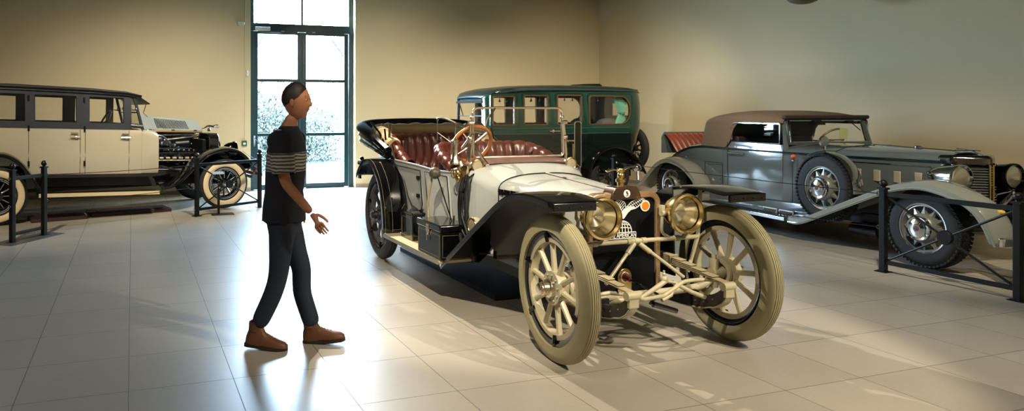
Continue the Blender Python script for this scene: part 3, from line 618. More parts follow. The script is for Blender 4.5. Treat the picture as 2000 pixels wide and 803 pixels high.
# ================================================================ grey convertible
def b_wheel():
    R, w = .405, .17
    m = MB(); m.lathe([(.245, -.05), (.245, .055), (.225, .06), (.215, .02), (.215, -.05)], n=48, closed=True)
    for i in range(12):
        a = 2*PI*i/12; u = Vector((math.cos(a), 0, math.sin(a))); t = Vector((-math.sin(a), 0, math.cos(a)))
        m.loft([[u*r+t*(q*wd)+Vector((0, y+dy, 0)) for q, dy in ((-1, -.012), (-.6, .012), (.6, .012), (1, -.012))] for r, wd, y in ((.13, .036, .05), (.165, .026, .045), (.195, .013, .035), (.222, .012, .03))])
    m.lathe([(.001, -.03), (.15, -.03), (.155, .03), (.145, .085), (.13, .10), (.001, .10)], n=36)
    o = m.build('wheel', mat('grey_wheel', (120, 122, 116), .35, .2, .3))
    m2 = tire_mb(R, w, .15, 0, 64); 
    m2.build('tire', mat('black_tyre', (10, 10, 10), .75), o)
    tr = MB()
    for i in range(56):
        a = 2*PI*i/56
        for y in (-.062, -.022, .022, .062):
            M4 = Matrix.Rotation(-a, 4, 'Y'); p = M4 @ Vector((R-.005-abs(y)*.22, y, 0)); tr.box(p, (.018, .03, .03), M4 @ Matrix.Rotation(.35 if y > 0 else -.35, 4, 'X'))
    tr.build('tread_block', mat('black_tyre', (10, 10, 10), .75), o)['kind'] = 'stuff'
    MB().lathe([(.262, -.04), (.264, .06), (.255, .07), (.240, .068), (.236, .05), (.236, -.04)], n=56, closed=True).build('rim', chrome, o)
    MB().lathe([(.128, .095), (.128, .125), (.118, .132), (.10, .128), (.09, .134), (.07, .136), (.05, .142), (.03, .143), (.001, .143)], n=40).build('hub_cap', chrome, o)
    MB().lathe([(.026, .142), (.026, .146), (.001, .147)], n=24).build('cap_emblem', mat('maroon_paint', (90, 24, 30), .35), o)
    return o
MAKE_WHEEL['B'] = b_wheel
OB = (8.428, 4.839); YB = -1.7022
B = thing('convertible_car', 'grey convertible with closed tan fabric top and side-mounted spare wheel, by the right wall', 'car', OB+(0,), YB)
grey_p = mat('grey_lacquer', (84, 92, 92), .12, .0, .9, nz=.05)
grey_f = mat('grey_fender_lacquer', (128, 131, 122), .14, 0, .8, nz=.05)
dgreen = mat('dark_green_stripe', (10, 34, 36), .2, 0, .6)
tanf = mat('tan_top_fabric', (98, 78, 56), .9, nz=.12, sc=40, bump=.25)
for lx, ly, sd, st in ((0, -.74, -1, .0), (0, .74, 1, .0), (-4.12, -.74, -1, 0), (-4.12, .74, 1, 0)): wheel(B, 'B', (lx, ly, .405), sd, st)
wheel(B, 'B', (-1.17, -.80, .69), -1, 0, 'side-mounted spare wheel'); wheel(B, 'B', (-1.17, .80, .69), 1, 0, 'side-mounted spare wheel')
# hood and cowl
st = [(-.20, .265, 1.045, 1.16), (-.5, .355, 1.05, 1.172), (-.9, .475, 1.052, 1.178), (-1.3, .58, 1.054, 1.180), (-1.65, .645, 1.055, 1.182), (-1.98, .685, 1.06, 1.184)]
hd = MB().grid([[(x, y, z) for y, z in usec(hw, .46, zs-.02, zt, 9, 2.5)] for x, hw, zs, zt in st[:4]]).build('hood', grey_p, B, solid=.015, off=-1)
MB().tube([(-.22, 0, 1.166), (-1.3, 0, 1.186)], .007, 6).build('hinge', chrome, hd)
MB().grid([[(x, y, z) for y, z in usec(hw, .40, zs-.02, zt, 9, 2.5)] for x, hw, zs, zt in st[3:]]).build('cowl', grey_p, B, solid=.015, off=-1)
sm_ = MB(); sm_.tube([(-1.3, y*1.004, z+.001) for y, z in usec(.58, .6, 1.034, 1.180, 9, 2.5)], .004, 6); sm_.build('seam', satin, hd)
# five vent doors each side, raised panel line
for s in (-1, 1):
    for k in range(5):
        x = -1.02+.195*k; y = ip(-x, [(.2, .268), (.5, .358), (.9, .478), (1.3, .583)])
        M4 = Matrix.Rotation(s*-.29, 4, 'Z')
        MB().box((x, s*(y+.010), .86), (.088, .014, .13), Matrix.Rotation(s*.10, 4, 'Z')).build('vent_door', mat('pale_grey_paint', (172, 168, 146), .4), hd, bev=.005)
    pl_ = MB().tube([(x, s*(ip(-x, [(.2, .268), (.5, .358), (.9, .478), (1.3, .583)])+.003), 1.0) for x in (-1.18, -.9, -.5, -.34)]+[(-.30, s*.305, .97), (-.30, s*.305, .6)], .004, 6).build('panel_line', chrome, hd)
# rear body: doors, quarter, deck
hwt = [(-5.0, .30), (-4.85, .42), (-4.6, .52), (-4.3, .60), (-3.9, .665), (-3.5, .70), (-3.0, .715), (-2.5, .71), (-1.98, .685)]
blt = [(-5.0, .50), (-4.85, .60), (-4.6, .76), (-4.4, .862), (-4.11, .968), (-3.85, 1.03), (-3.55, 1.06), (-3.0, 1.056), (-1.98, 1.056)]
for s in (-1, 1):
    rows = []
    for i in range(14):
        x = -1.97-1.10*i/13; hw = ip(x, hwt); rows.append([(x, s*(hw-.02), .38), (x, s*hw*.995, .6), (x, s*(hw+.002), .85), (x, s*hw, 1.056), (x, s*(hw-.02), 1.155 if x > -2.97 else 1.075)])
    sd = MB().grid(rows).build('body_side', grey_p, B, solid=.008)
    MB().tube([(x, s*(ip(x, hwt)+.009), z) for x, z in ((-1.80, 1.05), (-1.80, .42), (-2.95, .42), (-2.95, 1.15))], .004, 6).build('door_seam', satin, sd)
    MB().tube([(-2.62, s*.735, 1.0), (-2.80, s*.745, 1.0), (-2.92, s*.735, 1.0)], [.012, .010, .014], 8).build('door_handle', chrome, sd)
    MB().tube([(x, s*(ip(x, hwt)+.006), ip(x, blt)) for x in [-1.98-.1*k for k in range(31)]], .013, 6).build('belt_stripe', dgreen, sd)
    MB().tube([(x, s*(ip(-x, [(.2, .265), (.5, .355), (.9, .475), (1.3, .58), (1.65, .645), (1.98, .685)])+.004), 1.056) for x in (-.2, -.5, -.9, -1.3, -1.65, -1.98)], .013, 6).build('belt_stripe', dgreen, hd)
    MB().tube([(x, s*(.735), z) for x, z in rrect(-3.42, .46, -3.04, .84, .015, 2)], .0035, 5, True).build('locker_seam', satin, sd)
    MB().sph((-3.08, s*.742, .60), .012, 8).build('locker_knob', chrome, sd)
rows = []
for x, hw in [(-3.05, .7155), (-3.25, .7095)]+hwt[5::-1]:
    zs = ip(x, blt); rows.append([(x, y, z) for y, z in usec(hw, min(.40, zs-.15), zs-.03, zs+.085*min(1, hw/.6), 9, 2.7)])
dk = MB().grid(rows); m_ = len(rows[0]); dk.f.append(tuple(len(dk.v)-m_+i for i in range(m_))); dk.build('rear_body', grey_p, B, solid=.0)
# rumble seat
t0 = Vector((-4.42, 0, .93)); rows = []
for i in range(41):
    y = -.50+1.0*i/40; q = .03*abs(math.sin(PI*10*i/40))**.5; e = 1-max(0, abs(y)-.40)/.10*.35
    rows.append([(-4.40+q, y, .88), (-4.50+q, y, .98), (-4.60+q, y, 1.09), (-4.70+q, y, 1.18-.03*(1-e)), (-4.75+q*.5, y, 1.215-.06*(1-e)), (-4.80, y, 1.21-.08*(1-e))])
MB().grid(rows).build('rumble_seat', mat('red_brown_leather', (112, 50, 32), .3, 0, .3, nz=.15), B)
rl = MB().prism([(-.53, .88), (.53, .88), (.53, 1.15), (.48, 1.235), (-.48, 1.235), (-.53, 1.15)], -.012, .012, 'x').build('rumble_lid', grey_p, B)
rl.location = (-4.80, 0, 0)
fw = MB().prism([(-.42, 1.12), (.42, 1.12), (.36, 1.34), (-.36, 1.34)], -3.79, -3.775, 'x').build('rumble_windscreen', mat('grey_screen', (130, 134, 126), .25, 0, .4), B)
# fabric top
TS = [(-3.585, .50, 1.06, 1.42, 1.06, 0), (-3.56, .60, 1.40, 1.47, 1.06, 0), (-3.48, .655, 1.41, 1.52, 1.06, 0), (-3.35, .68, 1.43, 1.555, 1.06, 0), (-3.15, .685, 1.44, 1.585, 1.06, 0), (-3.02, .685, 1.445, 1.595, 1.07, 0), (-2.95, .682, 1.45, 1.60, 1.14, 0), (-2.88, .68, 1.45, 1.602, 1.34, 0), (-2.80, .68, 1.45, 1.602, 1.425, 0), (-2.5, .675, 1.45, 1.60, 1.435, 0), (-2.25, .67, 1.45, 1.585, 1.435, 0), (-2.08, .66, 1.45, 1.56, 1.435, 0), (-2.0, .655, 1.445, 1.535, 1.435, 0)]
rows = []
for x, hw, zs, zt, zb, _ in TS:
    r = usec(hw, zb, max(zb+.005, zs), zt, 9, 3.0); lean = -.10 if x < -3.3 else -.03 if x < -3.1 else 0
    if x == -3.585: r = usec(hw, zb, 1.36, zt, 9, 3.0)
    rows.append([(x+lean*(1-min(1, max(0, (z-1.06)/.42))), y+(.025 if y > 0 else -.025)*(1-min(1, max(0, (z-1.06)/.4))), z) for y, z in r])
tp = MB().grid(rows); m_ = len(rows[0]); tp.f.append(tuple(range(m_))); top = tp.build('fabric_top', tanf, B, solid=.015, off=-1)
MB().box((-2.0, 0, 1.515), (.07, 1.30, .05)).build('top_header', mat('dark_fabric_edge', (46, 36, 32), .8), top, bev=.015)
MB().box((-3.62, 0, 1.28), (.012, .62, .14)).build('rear_window', glassm, top)
# windscreen
wq = [(-1.96, -.60, 1.17), (-1.96, .60, 1.17), (-2.035, .575, 1.485), (-2.035, -.575, 1.485)]
wsB = MB().tube(wq, .022, 8, True).build('windshield_frame', grey_p, B)
MB().tube([(x+.02, y*.955, z+(.02 if z < 1.3 else -.018)) for x, y, z in wq], .010, 6, True).build('windshield_trim', chrome, wsB)
MB().add([(x, y*.95, z) for x, y, z in wq], [(0, 1, 2, 3)]).build('windshield_glass', glassm, wsB, solid=.004)
for s in (-1, 1): MB().tube([(-1.94, s*.655, 1.06), (-2.0, s*.635, 1.3), (-2.04, s*.61, 1.5)], [.035, .026, .022], 8).build('windshield_post', grey_p, wsB)
MB().tube([(-2.0, .36, 1.46), (-1.98, .42, 1.41), (-1.965, .50, 1.34)], .006, 6).box((-2.0, .36, 1.455), (.05, .10, .03)).box((-2.0, -.15, 1.455), (.05, .12, .035)).build('wiper', satin, wsB)
MB().prism([(-.09, 1.41), (.09, 1.41), (.09, 1.45), (-.09, 1.45)], -2.12, -2.1, 'x').build('rear_mirror', satin, wsB)
# side windows (raised glass) with chrome frame
for s in (-1, 1):
    out = rrect(-2.93, 1.155, -2.02, 1.435, (.02, .02, .02, .09), 5)
    f = MB().ring([(x-.03*(0), z) for x, z in out], [(x*.985-.037, 1.295+(z-1.295)*.90) for x, z in out], s*.678-.012, s*.678+.012).build('side_window_frame', chrome, B)
    MB().prism(out, s*.676-.002, s*.676+.002).build('side_window_glass', glassm, f)
# cabin
cab = MB().box((-2.95, 0, .92), (.16, 1.25, .62)).box((-2.72, 0, .66), (.5, 1.25, .2))
cab.build('cabin_seat', mat('dark_brown_trim', (40, 28, 24), .6), B, bev=.03)
MB().box((-2.4, 0, .42), (1.5, 1.3, .05)).box((-2.02, 0, 1.1), (.08, 1.2, .1)).build('dash', dark_in, B)
MB().tor((-2.28, .36, 1.20), .19, .013, (Vector((-.80, 0, .6)), Vector((0, 1, 0)), Vector((.6, 0, .8))), 36, 8).tube([(-2.28, .18, 1.2), (-2.28, .54, 1.2)], .009, 6).cyl((-2.28, .36, 1.2), (-2.0, .36, 1.0), .015).build('steering_wheel', mat('tan_wheel_rim', (150, 118, 66), .4), B)
wk = MB().prism([(-.09, 1.17), (.04, 1.16), (.06, 1.30), (-.07, 1.31)], -1.995, -1.99, 'x').build('windshield_sticker', mat('pale_green_paper', (190, 196, 140), .6), B); wk.location = (-.02, .30, .06)
# fenders
fpB = crv([(-1.62, 0, .255), (-1.42, 0, .275), (-1.05, 0, .44), (-.7, 0, .60), (-.40, 0, .735), (-.2, 0, .81), (.06, 0, .855), (.33, 0, .815), (.57, 0, .715), (.70, 0, .57), (.78, 0, .40)], 4)
rpB = crv([(-3.34, 0, .30), (-3.40, 0, .52), (-3.55, 0, .65), (-3.75, 0, .755), (-4.08, 0, .81), (-4.35, 0, .73), (-4.58, 0, .56), (-4.8, 0, .37), (-5.02, 0, .25)], 4)
for s in (-1, 1):
    inn = lambda x: ip(x, [(-1.6, .62), (-1.0, .50), (-.4, .40), (0, .47), (.4, .60), (.8, .66)])
    f = strip([(p.x, p.z) for p in fpB], s*.925, (lambda x, s=s: s*inn(x)), .045, .05, 12).build('front_fender', grey_f, B, solid=.01, sm=60)
    MB().tube([(p.x, s*.925, p.z-.035) for p in fpB], .012, 8).build('fender_bead', grey_f, f)
    MB().grid([[(p.x, s*inn(p.x), p.z+.004), (p.x, s*(inn(p.x)-.02), min(p.z-.05, .42) if p.x < .2 else p.z-.20)] for p in fpB]).build('fender_apron', satin, f, solid=.01)
    f = strip([(p.x, p.z) for p in rpB], s*.925, s*.60, .055, .04, 12).build('rear_fender', grey_f, B, solid=.01, sm=60)
    MB().tube([(p.x, s*.925, p.z-.03) for p in rpB], .010, 8).build('fender_bead', grey_f, f)
    b = MB().box((-2.42, s*.80, .242), (1.9, .23, .03)).build('running_board', satin, B)
    MB().box((-2.50, s*.922, .240), (1.64, .014, .045)).build('edge_strip', chrome, b, bev=.004)
    MB().grid([[(x, s*.70, .26), (x, s*.705, .33), (x, s*.69, .42)] for x in (-3.35, -2.9, -2.4, -1.9, -1.5)]).build('sill_apron', grey_p, b, solid=.012)
    for k in range(2):
        v = MB().box((-2.13+.27*k, s*.735, .285), (.23, .02, .075)).build('sill_vent', mat('pale_alloy', (205, 210, 214), .35, .3), b, bev=.005); q = MB()
        for i in range(11): q.box((-2.13+.27*k-.1+.02*i, s*.747, .285), (.008, .006, .055), Matrix.Rotation(.5, 4, 'Y'))
        q.build('vent_slot', satin, v)
    for k in range(7): MB().sph((-1.87+.055*k, s*.86, .272), .012, 8).build('step_stud', chrome, b)
# radiator shell, grille
rz0, rz1 = .52, 1.035
shell = MB().prism([(-.30, -.275), (-.12, -.275), (-.02, -.10), (.045, -.02), (.045, .02), (-.02, .10), (-.12, .275), (-.30, .275)], 1.015, 1.135, 'z')
rsb = shell.build('radiator_shell', mat('black_chrome', (120, 112, 106), .1, 1, nz=.1), B, bev=.035)
for s in (-1, 1): MB().prism([(-.30, s*.278), (-.13, s*.278), (-.13, s*.26), (-.30, s*.26)], .50, 1.03, 'z').build('shell_side', mat('black_chrome', (1, 1, 1)), rsb, bev=.008)
MB().prism([(-.30, -.26), (-.14, -.26), (-.05, -.10), (.02, -.0), (-.05, .10), (-.14, .26), (-.30, .26)], .45, 1.04, 'z').build('radiator_core', satin, rsb)
for s in (-1, 1):
    gb = MB()
    for k in range(19):
        z = rz0+.027*k; gb.add([Vector(p) for p in ((-.115, s*.262, z), (.032, s*.022, z), (.045, s*.022, z-.012), (-.10, s*.272, z-.012), (-.115, s*.262, z-.015), (.03, s*.022, z-.015))], [(0, 1, 2, 3), (3, 2, 5, 4)])
    gb.build('grille_bar', chrome, rsb, solid=.003)
    MB().box((-.125, s*.272, .78), (.03, .02, .52)).build('shell_edge', chrome, rsb, bev=.006)
    MB().tube([(.05, s*.022, .50), (.05, s*.022, 1.04)], .011, 8).build('grille_ridge', mat('brassy_strip', (190, 168, 120), .25, 1), rsb)
dp = MB()
for k in range(20): dp.box((.045, 0, rz0+.026*k), (.016, .03, .012))
dp.build('ridge_louver', chrome, rsb)
MB().prism([(-.32, 1.165), (-.10, 1.14), (.0, 1.11), (-.03, 1.14), (-.15, 1.185), (-.30, 1.20)], -.012, .012).prism([(-.32, -.01), (-.28, -.06), (-.12, -.015), (-.05, 0), (-.12, .015), (-.28, .06), (-.32, .01)], 1.178, 1.186, 'z').build('hood_ornament', chrome, hd, bev=.004)
MB().sph((-.72, -.02, 1.185), (.05, .035, .022), 10).build('hood_catch', chrome, hd)
# lamps, mirror, bumper
bcm = mat('black_chrome', (96, 92, 90), .1, 1)
rib = mat('ribbed_lens', (236, 226, 200), .08, .85, .6, sc=60, bump=.22)
headlamp(B, 'headlamp', (.06, -.40, .915), .135, .34, chrome, rib); headlamp(B, 'headlamp', (.02, .32, .915), .135, .34, mat('dark_chrome', (50, 50, 54), .08, 1), rib)
for s in (-1, 1): MB().tube([(-.05, s*.38, .80), (-.02, s*.38, .72), (-.1, s*.34, .6)], .03, 10).tube([(-.02, s*.38, .76), (-.02, s*.15, .72)], .015, 8).build('lamp_post', chrome, B)
hnB = MB().lathe([(.001, -.25), (.02, -.2), (.03, .0), (.07, .10), (.08, .11)], (.15, .50, .80), 'x', 20).build('trumpet_horn', bcm, B)
for s in (-1, 1):
    fl = headlamp(B, 'fog_lamp', (.52, s*.24, .60), .085, .09, chrome)
    MB().tube([(.50, s*.24, .52), (.45, s*.24, .40)], .014, 8).build('lamp_stem', chrome, fl)
    pk = MB().sph((.68, s*.74, .665), (.05, .03, .024), 10).build('fender_lamp', mat('yellow_glass', (206, 172, 62), .15, 0, .5), B)
bm_ = MB().prism([(.80, -.92), (.84, -.90), (.87, -.5), (.88, 0), (.87, .5), (.84, .90), (.80, .92), (.81, .5), (.82, 0), (.81, -.5)], .365, .455, 'z').build('bumper', mat('chrome', (1, 1, 1)), B, bev=.012)
for s in (-1, 1): MB().box((.60, s*.38, .40), (.5, .05, .05)).build('bumper_iron', satin, bm_); MB().box((.865, s*.62, .41), (.05, .03, .13)).build('overrider', chrome, bm_, bev=.01)
MB().tube([(.78, -.3, .5), (.7, -.2, .56), (.74, -.05, .5), (.7, .1, .54), (.76, .3, .48)], .018, 8).build('bumper_bracket', chrome, bm_)
for s in (-1, 1):
    rim = MB(); cx, cz = -1.17, .69
    for k in (0,):
        rows = [[(cx+R_*math.cos(a), s*y, cz+R_*math.sin(a)) for R_, y in ((.425, .73), (.432, .80), (.425, .87))] for a in [PI*(-.02+.70*i/28) for i in range(29)]]
        rim.grid(rows)
    o = rim.build('tire_band', chrome, B, solid=.008)
    if s < 0: mrr = MB().cyl((cx-.03, s*.80, 1.11), (cx-.03, s*.80, 1.18), .014, 8).sph((cx-.03, s*.80, 1.11), .028, 8).lathe([(.001, -.03), (.06, -.02), (.068, 0), (.06, .012), (.001, .014)], (cx-.04, s*.80, 1.235), 'x', 22).build('spare_mirror', chrome, B)
    MB().sph((-1.74, s*.735, 1.02), .03, 10).build('side_marker', mat('amber_glass', (196, 84, 40), .15, 0, .6), B)
MB().sph((-1.74, -.735, .97), .02, 8).build('marker_socket', chrome, B)
tlB = MB().cyl((-4.98, -.86, .40), (-5.08, -.80, .56), .02, 8).sph((-5.12, -.80, .60), (.09, .075, .075), 12).build('tail_lamp', chrome, B)
MB().cyl((0, -.66, .405), (0, .66, .405), .04).build('front_axle', satin, B); MB().cyl((-4.12, -.66, .405), (-4.12, .66, .405), .05).sph((-4.12, 0, .4), .15, 10).build('rear_axle', satin, B)
for s in (-1, 1): MB().box((-2.2, s*.4, .34), (4.6, .07, .12)).build('chassis_rail', satin, B)
MB().prism([(-1.6, .30), (-.3, .28), (-.3, .46), (-1.6, .46)], -.36, .36).build('engine_pan', mat('grimy_pan', (84, 74, 62), .6, nz=.3), B)
MB().cyl((-1.1, -.5, .22), (-.75, -.5, .22), .07, 14).build('silencer', satin, B)
# ================================================================ dark green limousine
blk_wood = mat('black_spokes', (26, 24, 24), .4, nz=.2)
MAKE_WHEEL['C'] = artillery(.42, .12, .11, rubber, blk_wood, black, blk_wood, steel, 3, 12)
Cc = thing('limousine', 'dark green limousine with four side windows, parked along the back wall behind the white tourer', 'car', (4.9, 11.35, 0), PI)
green = mat('green_lacquer', (17, 52, 40), .16, 0, .7, nz=.12)
dkgreen = mat('deep_green_lacquer', (8, 20, 19), .13, 0, .7, nz=.12)
roofm = mat('black_green_roof', (20, 34, 34), .32, 0, .2, nz=.15)
coppr = mat('copper_beading', (156, 96, 64), .3, .75, nz=.1)
for lx, ly, sd in ((0, .66, 1), (0, -.66, -1), (-3.36, .66, 1), (-3.36, -.66, -1)): wheel(Cc, 'C', (lx, ly, .42), sd)
wheel(Cc, 'C', (-4.33, .12, .86), 1, -PI/2, 'upright spare wheel')
def side_wall(parent, name, m, xs, zs, wins, y, mapx=None, mapy=None, th=.03, mapz=None):
    """side sheet of cells with window openings left out"""
    X = sorted(set(xs)); Z = sorted(set(zs)); rows = []
    for x in X: rows.append([((mapx(x, z) if mapx else x), (mapy(x, z) if mapy else y), (mapz(x, z) if mapz else z)) for z in Z])
    def sk(i, j):
        cx, cz = (X[i]+X[i+1])/2, (Z[j]+Z[j+1])/2
        return any(a < cx < b and c < cz < d for a, b, c, d in wins)
    o = MB().grid(rows, skip=sk).build(name, m, parent, solid=th, off=0); return o
winC = [(-1.35, -.915, 1.34, 1.845), (-2.01, -1.52, 1.34, 1.86), (-2.70, -2.19, 1.34, 1.87), (-3.75, -2.86, 1.34, 1.865)]
rp_ = [(.55, -.60), (.75, -.30), (1.0, -.09), (1.3, -.01), (1.7, 0), (1.98, -.03)]
def mxC(x, z):
    if x > -3.76: return x
    e = -4.06-ip(z, rp_) if False else -4.06+ -ip(z, rp_)
    return -3.76+(x+3.76)*( (e+3.76)/(-4.06+3.76) )
def myC(s):
    def f(x, z):
        k = 0.74-.03*max(0, (z-1.5)/.5)**2 -.06*max(0, (1.0-z)/.5)**2 - (.12*max(0, (-3.8-x)/.26)**2) - .2*min(1, max(0, (x+.96)/.10))**1.5
        return s*k
    return f
xs = [-.86, -.885, -.915, -.96, -1.35, -1.435, -1.52, -2.01, -2.1, -2.19, -2.70, -2.78, -2.86, -3.3, -3.75, -3.85, -3.95, -4.02, -4.06]; zl = [.55, .70, .85, 1.0, 1.18]; zu = [1.18, 1.28, 1.34, 1.6, 1.845, 1.865, 1.93, 1.985]
def mzC(x, z):
    if z < 1.7: return z
    return 1.7+(z-1.7)*(ip(x, [(-1.6, 1.985), (-1.2, 1.955), (-.98, 1.905), (-.90, 1.86), (-.85, 1.825)])-1.7)/.285
wz = [(a, b, c, 1.865) for a, b, c, d in winC]
for s in (1, -1):
    up = side_wall(Cc, 'upper_side', green, xs if s > 0 else [-1.35]+xs[5:], [1.18, 1.28, 1.34, 1.48, 1.6, 1.72, 1.865, 1.93, 1.985], wz, 0, mxC, myC(s), mapz=mzC)
    lo = side_wall(Cc, 'lower_side', dkgreen, xs, zl, [], 0, mxC, myC(s))
    for a, b, c, d in (winC if s > 0 else winC[1:]):
        r = (.03, .03, .03, .03) if a > -3 else (.22, .03, .03, .22)
        oo = rrect(a-.035, c-.035, b+.035, 1.90, [.06]*4, 6); ii = rrect(a+.012, c+.012, b-.012, d-.012, r, 6)
        yy = s*(.742-.02*0)
        f = MB().ring(oo, ii, s*.705, s*.748).build('window_surround', green, Cc)
        MB().tube([(x, s*.752, z) for x, z in rrect(a+.008, c+.008, b-.008, d-.008, r, 6)], .011, 6, True).build('copper_bead', coppr, f)
        MB().tube([(x, s*.748, z) for x, z in oo], .006, 6, True).build('outer_bead', dkgreen, f)
        MB().prism(ii, s*.722-.002, s*.722+.002).build('window_glass', glassm, f)
    for z in (1.285, 1.19): MB().tube([(x, s*.75, z) for x in (-.9, -1.5, -2.5, -3.3, -3.7)], .011, 6).build('waist_moulding', mat('dark_beading', (70, 84, 82), .2, .5), lo)
    for x in (-1.435, -2.10, -2.78): MB().tube([(x, s*myC(1)(x, z)+s*.012, z) for z in (.6, .9, 1.2, 1.6, 1.96)], .005, 6).build('door_seam', satin, lo)
    MB().tube([(-2.02, s*.775, 1.235), (-2.22, s*.785, 1.235)], .013, 8).sph((-2.10, s*.77, 1.235), (.03, .02, .03), 8).build('door_handle', nickel, lo)
rows = []
for x, zs_, zt, hw in [(-.85, 1.815, 1.845, .46), (-.90, 1.85, 1.895, .57), (-.98, 1.895, 1.945, .68), (-1.1, 1.925, 1.98, .735), (-1.25, 1.95, 2.01, .748), (-1.6, 1.972, 2.045, .752), (-2.3, 1.985, 2.068, .755), (-3.2, 1.985, 2.066, .755), (-3.75, 1.975, 2.045, .745), (-3.95, 1.965, 2.01, .70), (-4.06, 1.945, 1.97, .60)]:
    rows.append([(x, hw*math.sin(PI/2*(j/8)), zs_-.02 if abs(j) == 8 else zs_+(zt-zs_)*math.cos(PI/2*j/8)**.7) for j in range(-8, 9)])
rf = MB().grid(rows).build('roof', roofm, Cc, solid=.03, off=-1, sm=50)
for s in (1, -1): MB().tube([(r[0][0], s*abs(r[0][1])*1.0, r[0][2]) for r in rows], .014, 6).build('gutter', mat('dark_beading', (70, 84, 82), .2, .5), rf)
MB().prism([(-3.58, 2.05), (-3.10, 2.055), (-3.14, 2.095), (-3.50, 2.105)], -.2, .2).build('roof_vent', satin, rf, bev=.01)
MB().prism([(-1.0, 1.87), (-.95, 1.885), (-.83, 1.75), (-.84, 1.73)], -.50, .50).build('visor', mat('blue_black_visor', (22, 44, 56), .25, 0, .4), rf)
# rear panel
rows = []
for z in (.55, .7, .85, 1.0, 1.3, 1.5, 1.74, 1.85, 1.98):
    x = mxC(-4.06, z); hw = abs(myC(1)(-4.06, z)); rows.append([(x-.05*math.cos(PI/2*t), hw*t, z) for t in (-1, -.8, -.35, -.1, .25, .5, .8, 1)])
MB().grid(rows, skip=lambda i, j: i == 5 and 2 <= j <= 4).build('rear_panel', dkgreen, Cc, solid=.03)
MB().box((-4.10, -.03, 1.62), (.006, .40, .24)).build('rear_glass', glassm, Cc)
# front posts, glass, cowl and bonnet
for s in (1, -1):
    MB().tube([(-.88, s*.52, 1.18), (-.90, s*.52, 1.84)], .026, 8).build('front_post', satin, Cc)
    MB().tube([(-.86, s*.44, 1.76), (-.93, s*.40, 1.5)], .010, 6).build('visor_strut', satin, Cc)
    MB().grid([[(x, s*.72, z) for z in (.55, .8, 1.18)] for x in (-.8, -.65, -.45)]).build('scuttle_side', dkgreen, Cc, solid=.03)
wsC = MB().tube([(-.90, -.51, 1.2), (-.90, .51, 1.2), (-.90, .51, 1.78), (-.90, -.51, 1.78)], .016, 8, True).tube([(-.90, -.51, 1.5), (-.90, .51, 1.5)], .010, 6).build('windshield_frame', satin, Cc)
MB().add([(-.90, -.50, 1.2), (-.90, .50, 1.2), (-.90, .50, 1.78), (-.90, -.50, 1.78)], [(0, 1, 2, 3)]).build('windshield_glass', glassm, wsC, solid=.004)
MB().grid([[(x, y, z) for y, z in usec(hw, .45, zs_, zt, 7, 2.6)] for x, hw, zs_, zt in [(.38, .29, .98, 1.08), (0, .36, .99, 1.09), (-.38, .46, 1.0, 1.11), (-.7, .60, 1.05, 1.17), (-.92, .70, 1.08, 1.18)]]).build('hood', dkgreen, Cc, solid=.015)
rC = MB().prism(rrect(-.30, .42, .30, 1.09, (.02, .02, .08, .08), 5), .37, .44, 'x').build('radiator', nickel, Cc, bev=.01)
for s in (1, -1):
    headlamp(Cc, 'headlamp', (.52, s*.42, .92), .12, .14, nickel)
    MB().cyl((.45, s*.42, .62), (.46, s*.42, .80), .015).build('lamp_post', satin, Cc)
    pth = crv([(-2.80, 0, .34), (-2.82, 0, .5), (-2.88, 0, .70), (-3.06, 0, .87), (-3.34, 0, .945), (-3.64, 0, .87), (-3.88, 0, .68), (-4.02, 0, .46)], 4)
    f = strip([(p.x, p.z) for p in pth], s*.84, s*.60, .015, .04).build('rear_fender', black, Cc, solid=.01)
    MB().tube([(p.x, s*.84, p.z-.02) for p in pth], .016, 8).build('fender_bead', black, f)
    pth = crv([(-1.0, 0, .33), (-.78, 0, .42), (-.5, 0, .72), (-.25, 0, .88), (.05, 0, .94), (.32, 0, .86), (.52, 0, .66)], 4)
    strip([(p.x, p.z) for p in pth], s*.84, s*.36, .015, .04).build('front_fender', black, Cc, solid=.01)
    MB().box((-1.9, s*.76, .325), (1.85, .2, .03)).build('running_board', satin, Cc)
    MB().box((-1.9, s*.655, .44), (1.9, .02, .22)).build('sill_valance', black, Cc)
    MB().box((-1.8, s*.36, .42), (4.5, .06, .12)).build('chassis_rail', satin, Cc)
MB().cyl((0, -.62, .42), (0, .62, .42), .035).build('front_axle', satin, Cc); MB().cyl((-3.36, -.62, .42), (-3.36, .62, .42), .05).build('rear_axle', satin, Cc)
MB().box((-2.2, 0, .60), (3.2, 1.36, .05)).build('cabin_floor', dark_in, Cc)
MB().box((-3.72, 0, 1.02), (.22, 1.3, .66)).box((-3.45, 0, .86), (.6, 1.3, .2)).build('rear_seat', mat('grey_cloth', (70, 68, 66), .9), Cc, bev=.05)
for s in (1, -1): MB().sph((-3.55, s*.40, 1.34), (.26, .2, .12), 12).build('seat_bolster', mat('grey_cloth', (70, 68, 66), .9), Cc)
MB().box((-1.80, 0, 1.0), (.16, 1.3, .5)).box((-1.6, 0, .88), (.5, 1.3, .14)).build('front_seat', mat('black_hide', (24, 22, 22), .5), Cc, bev=.04)
MB().tor((-1.2, .33, 1.30), .19, .014, (Vector((-.7, 0, .7)), Vector((0, 1, 0)), Vector((.7, 0, .7)))).cyl((-1.2, .33, 1.3), (-.85, .33, 1.0), .015).build('steering_wheel', satin, Cc)
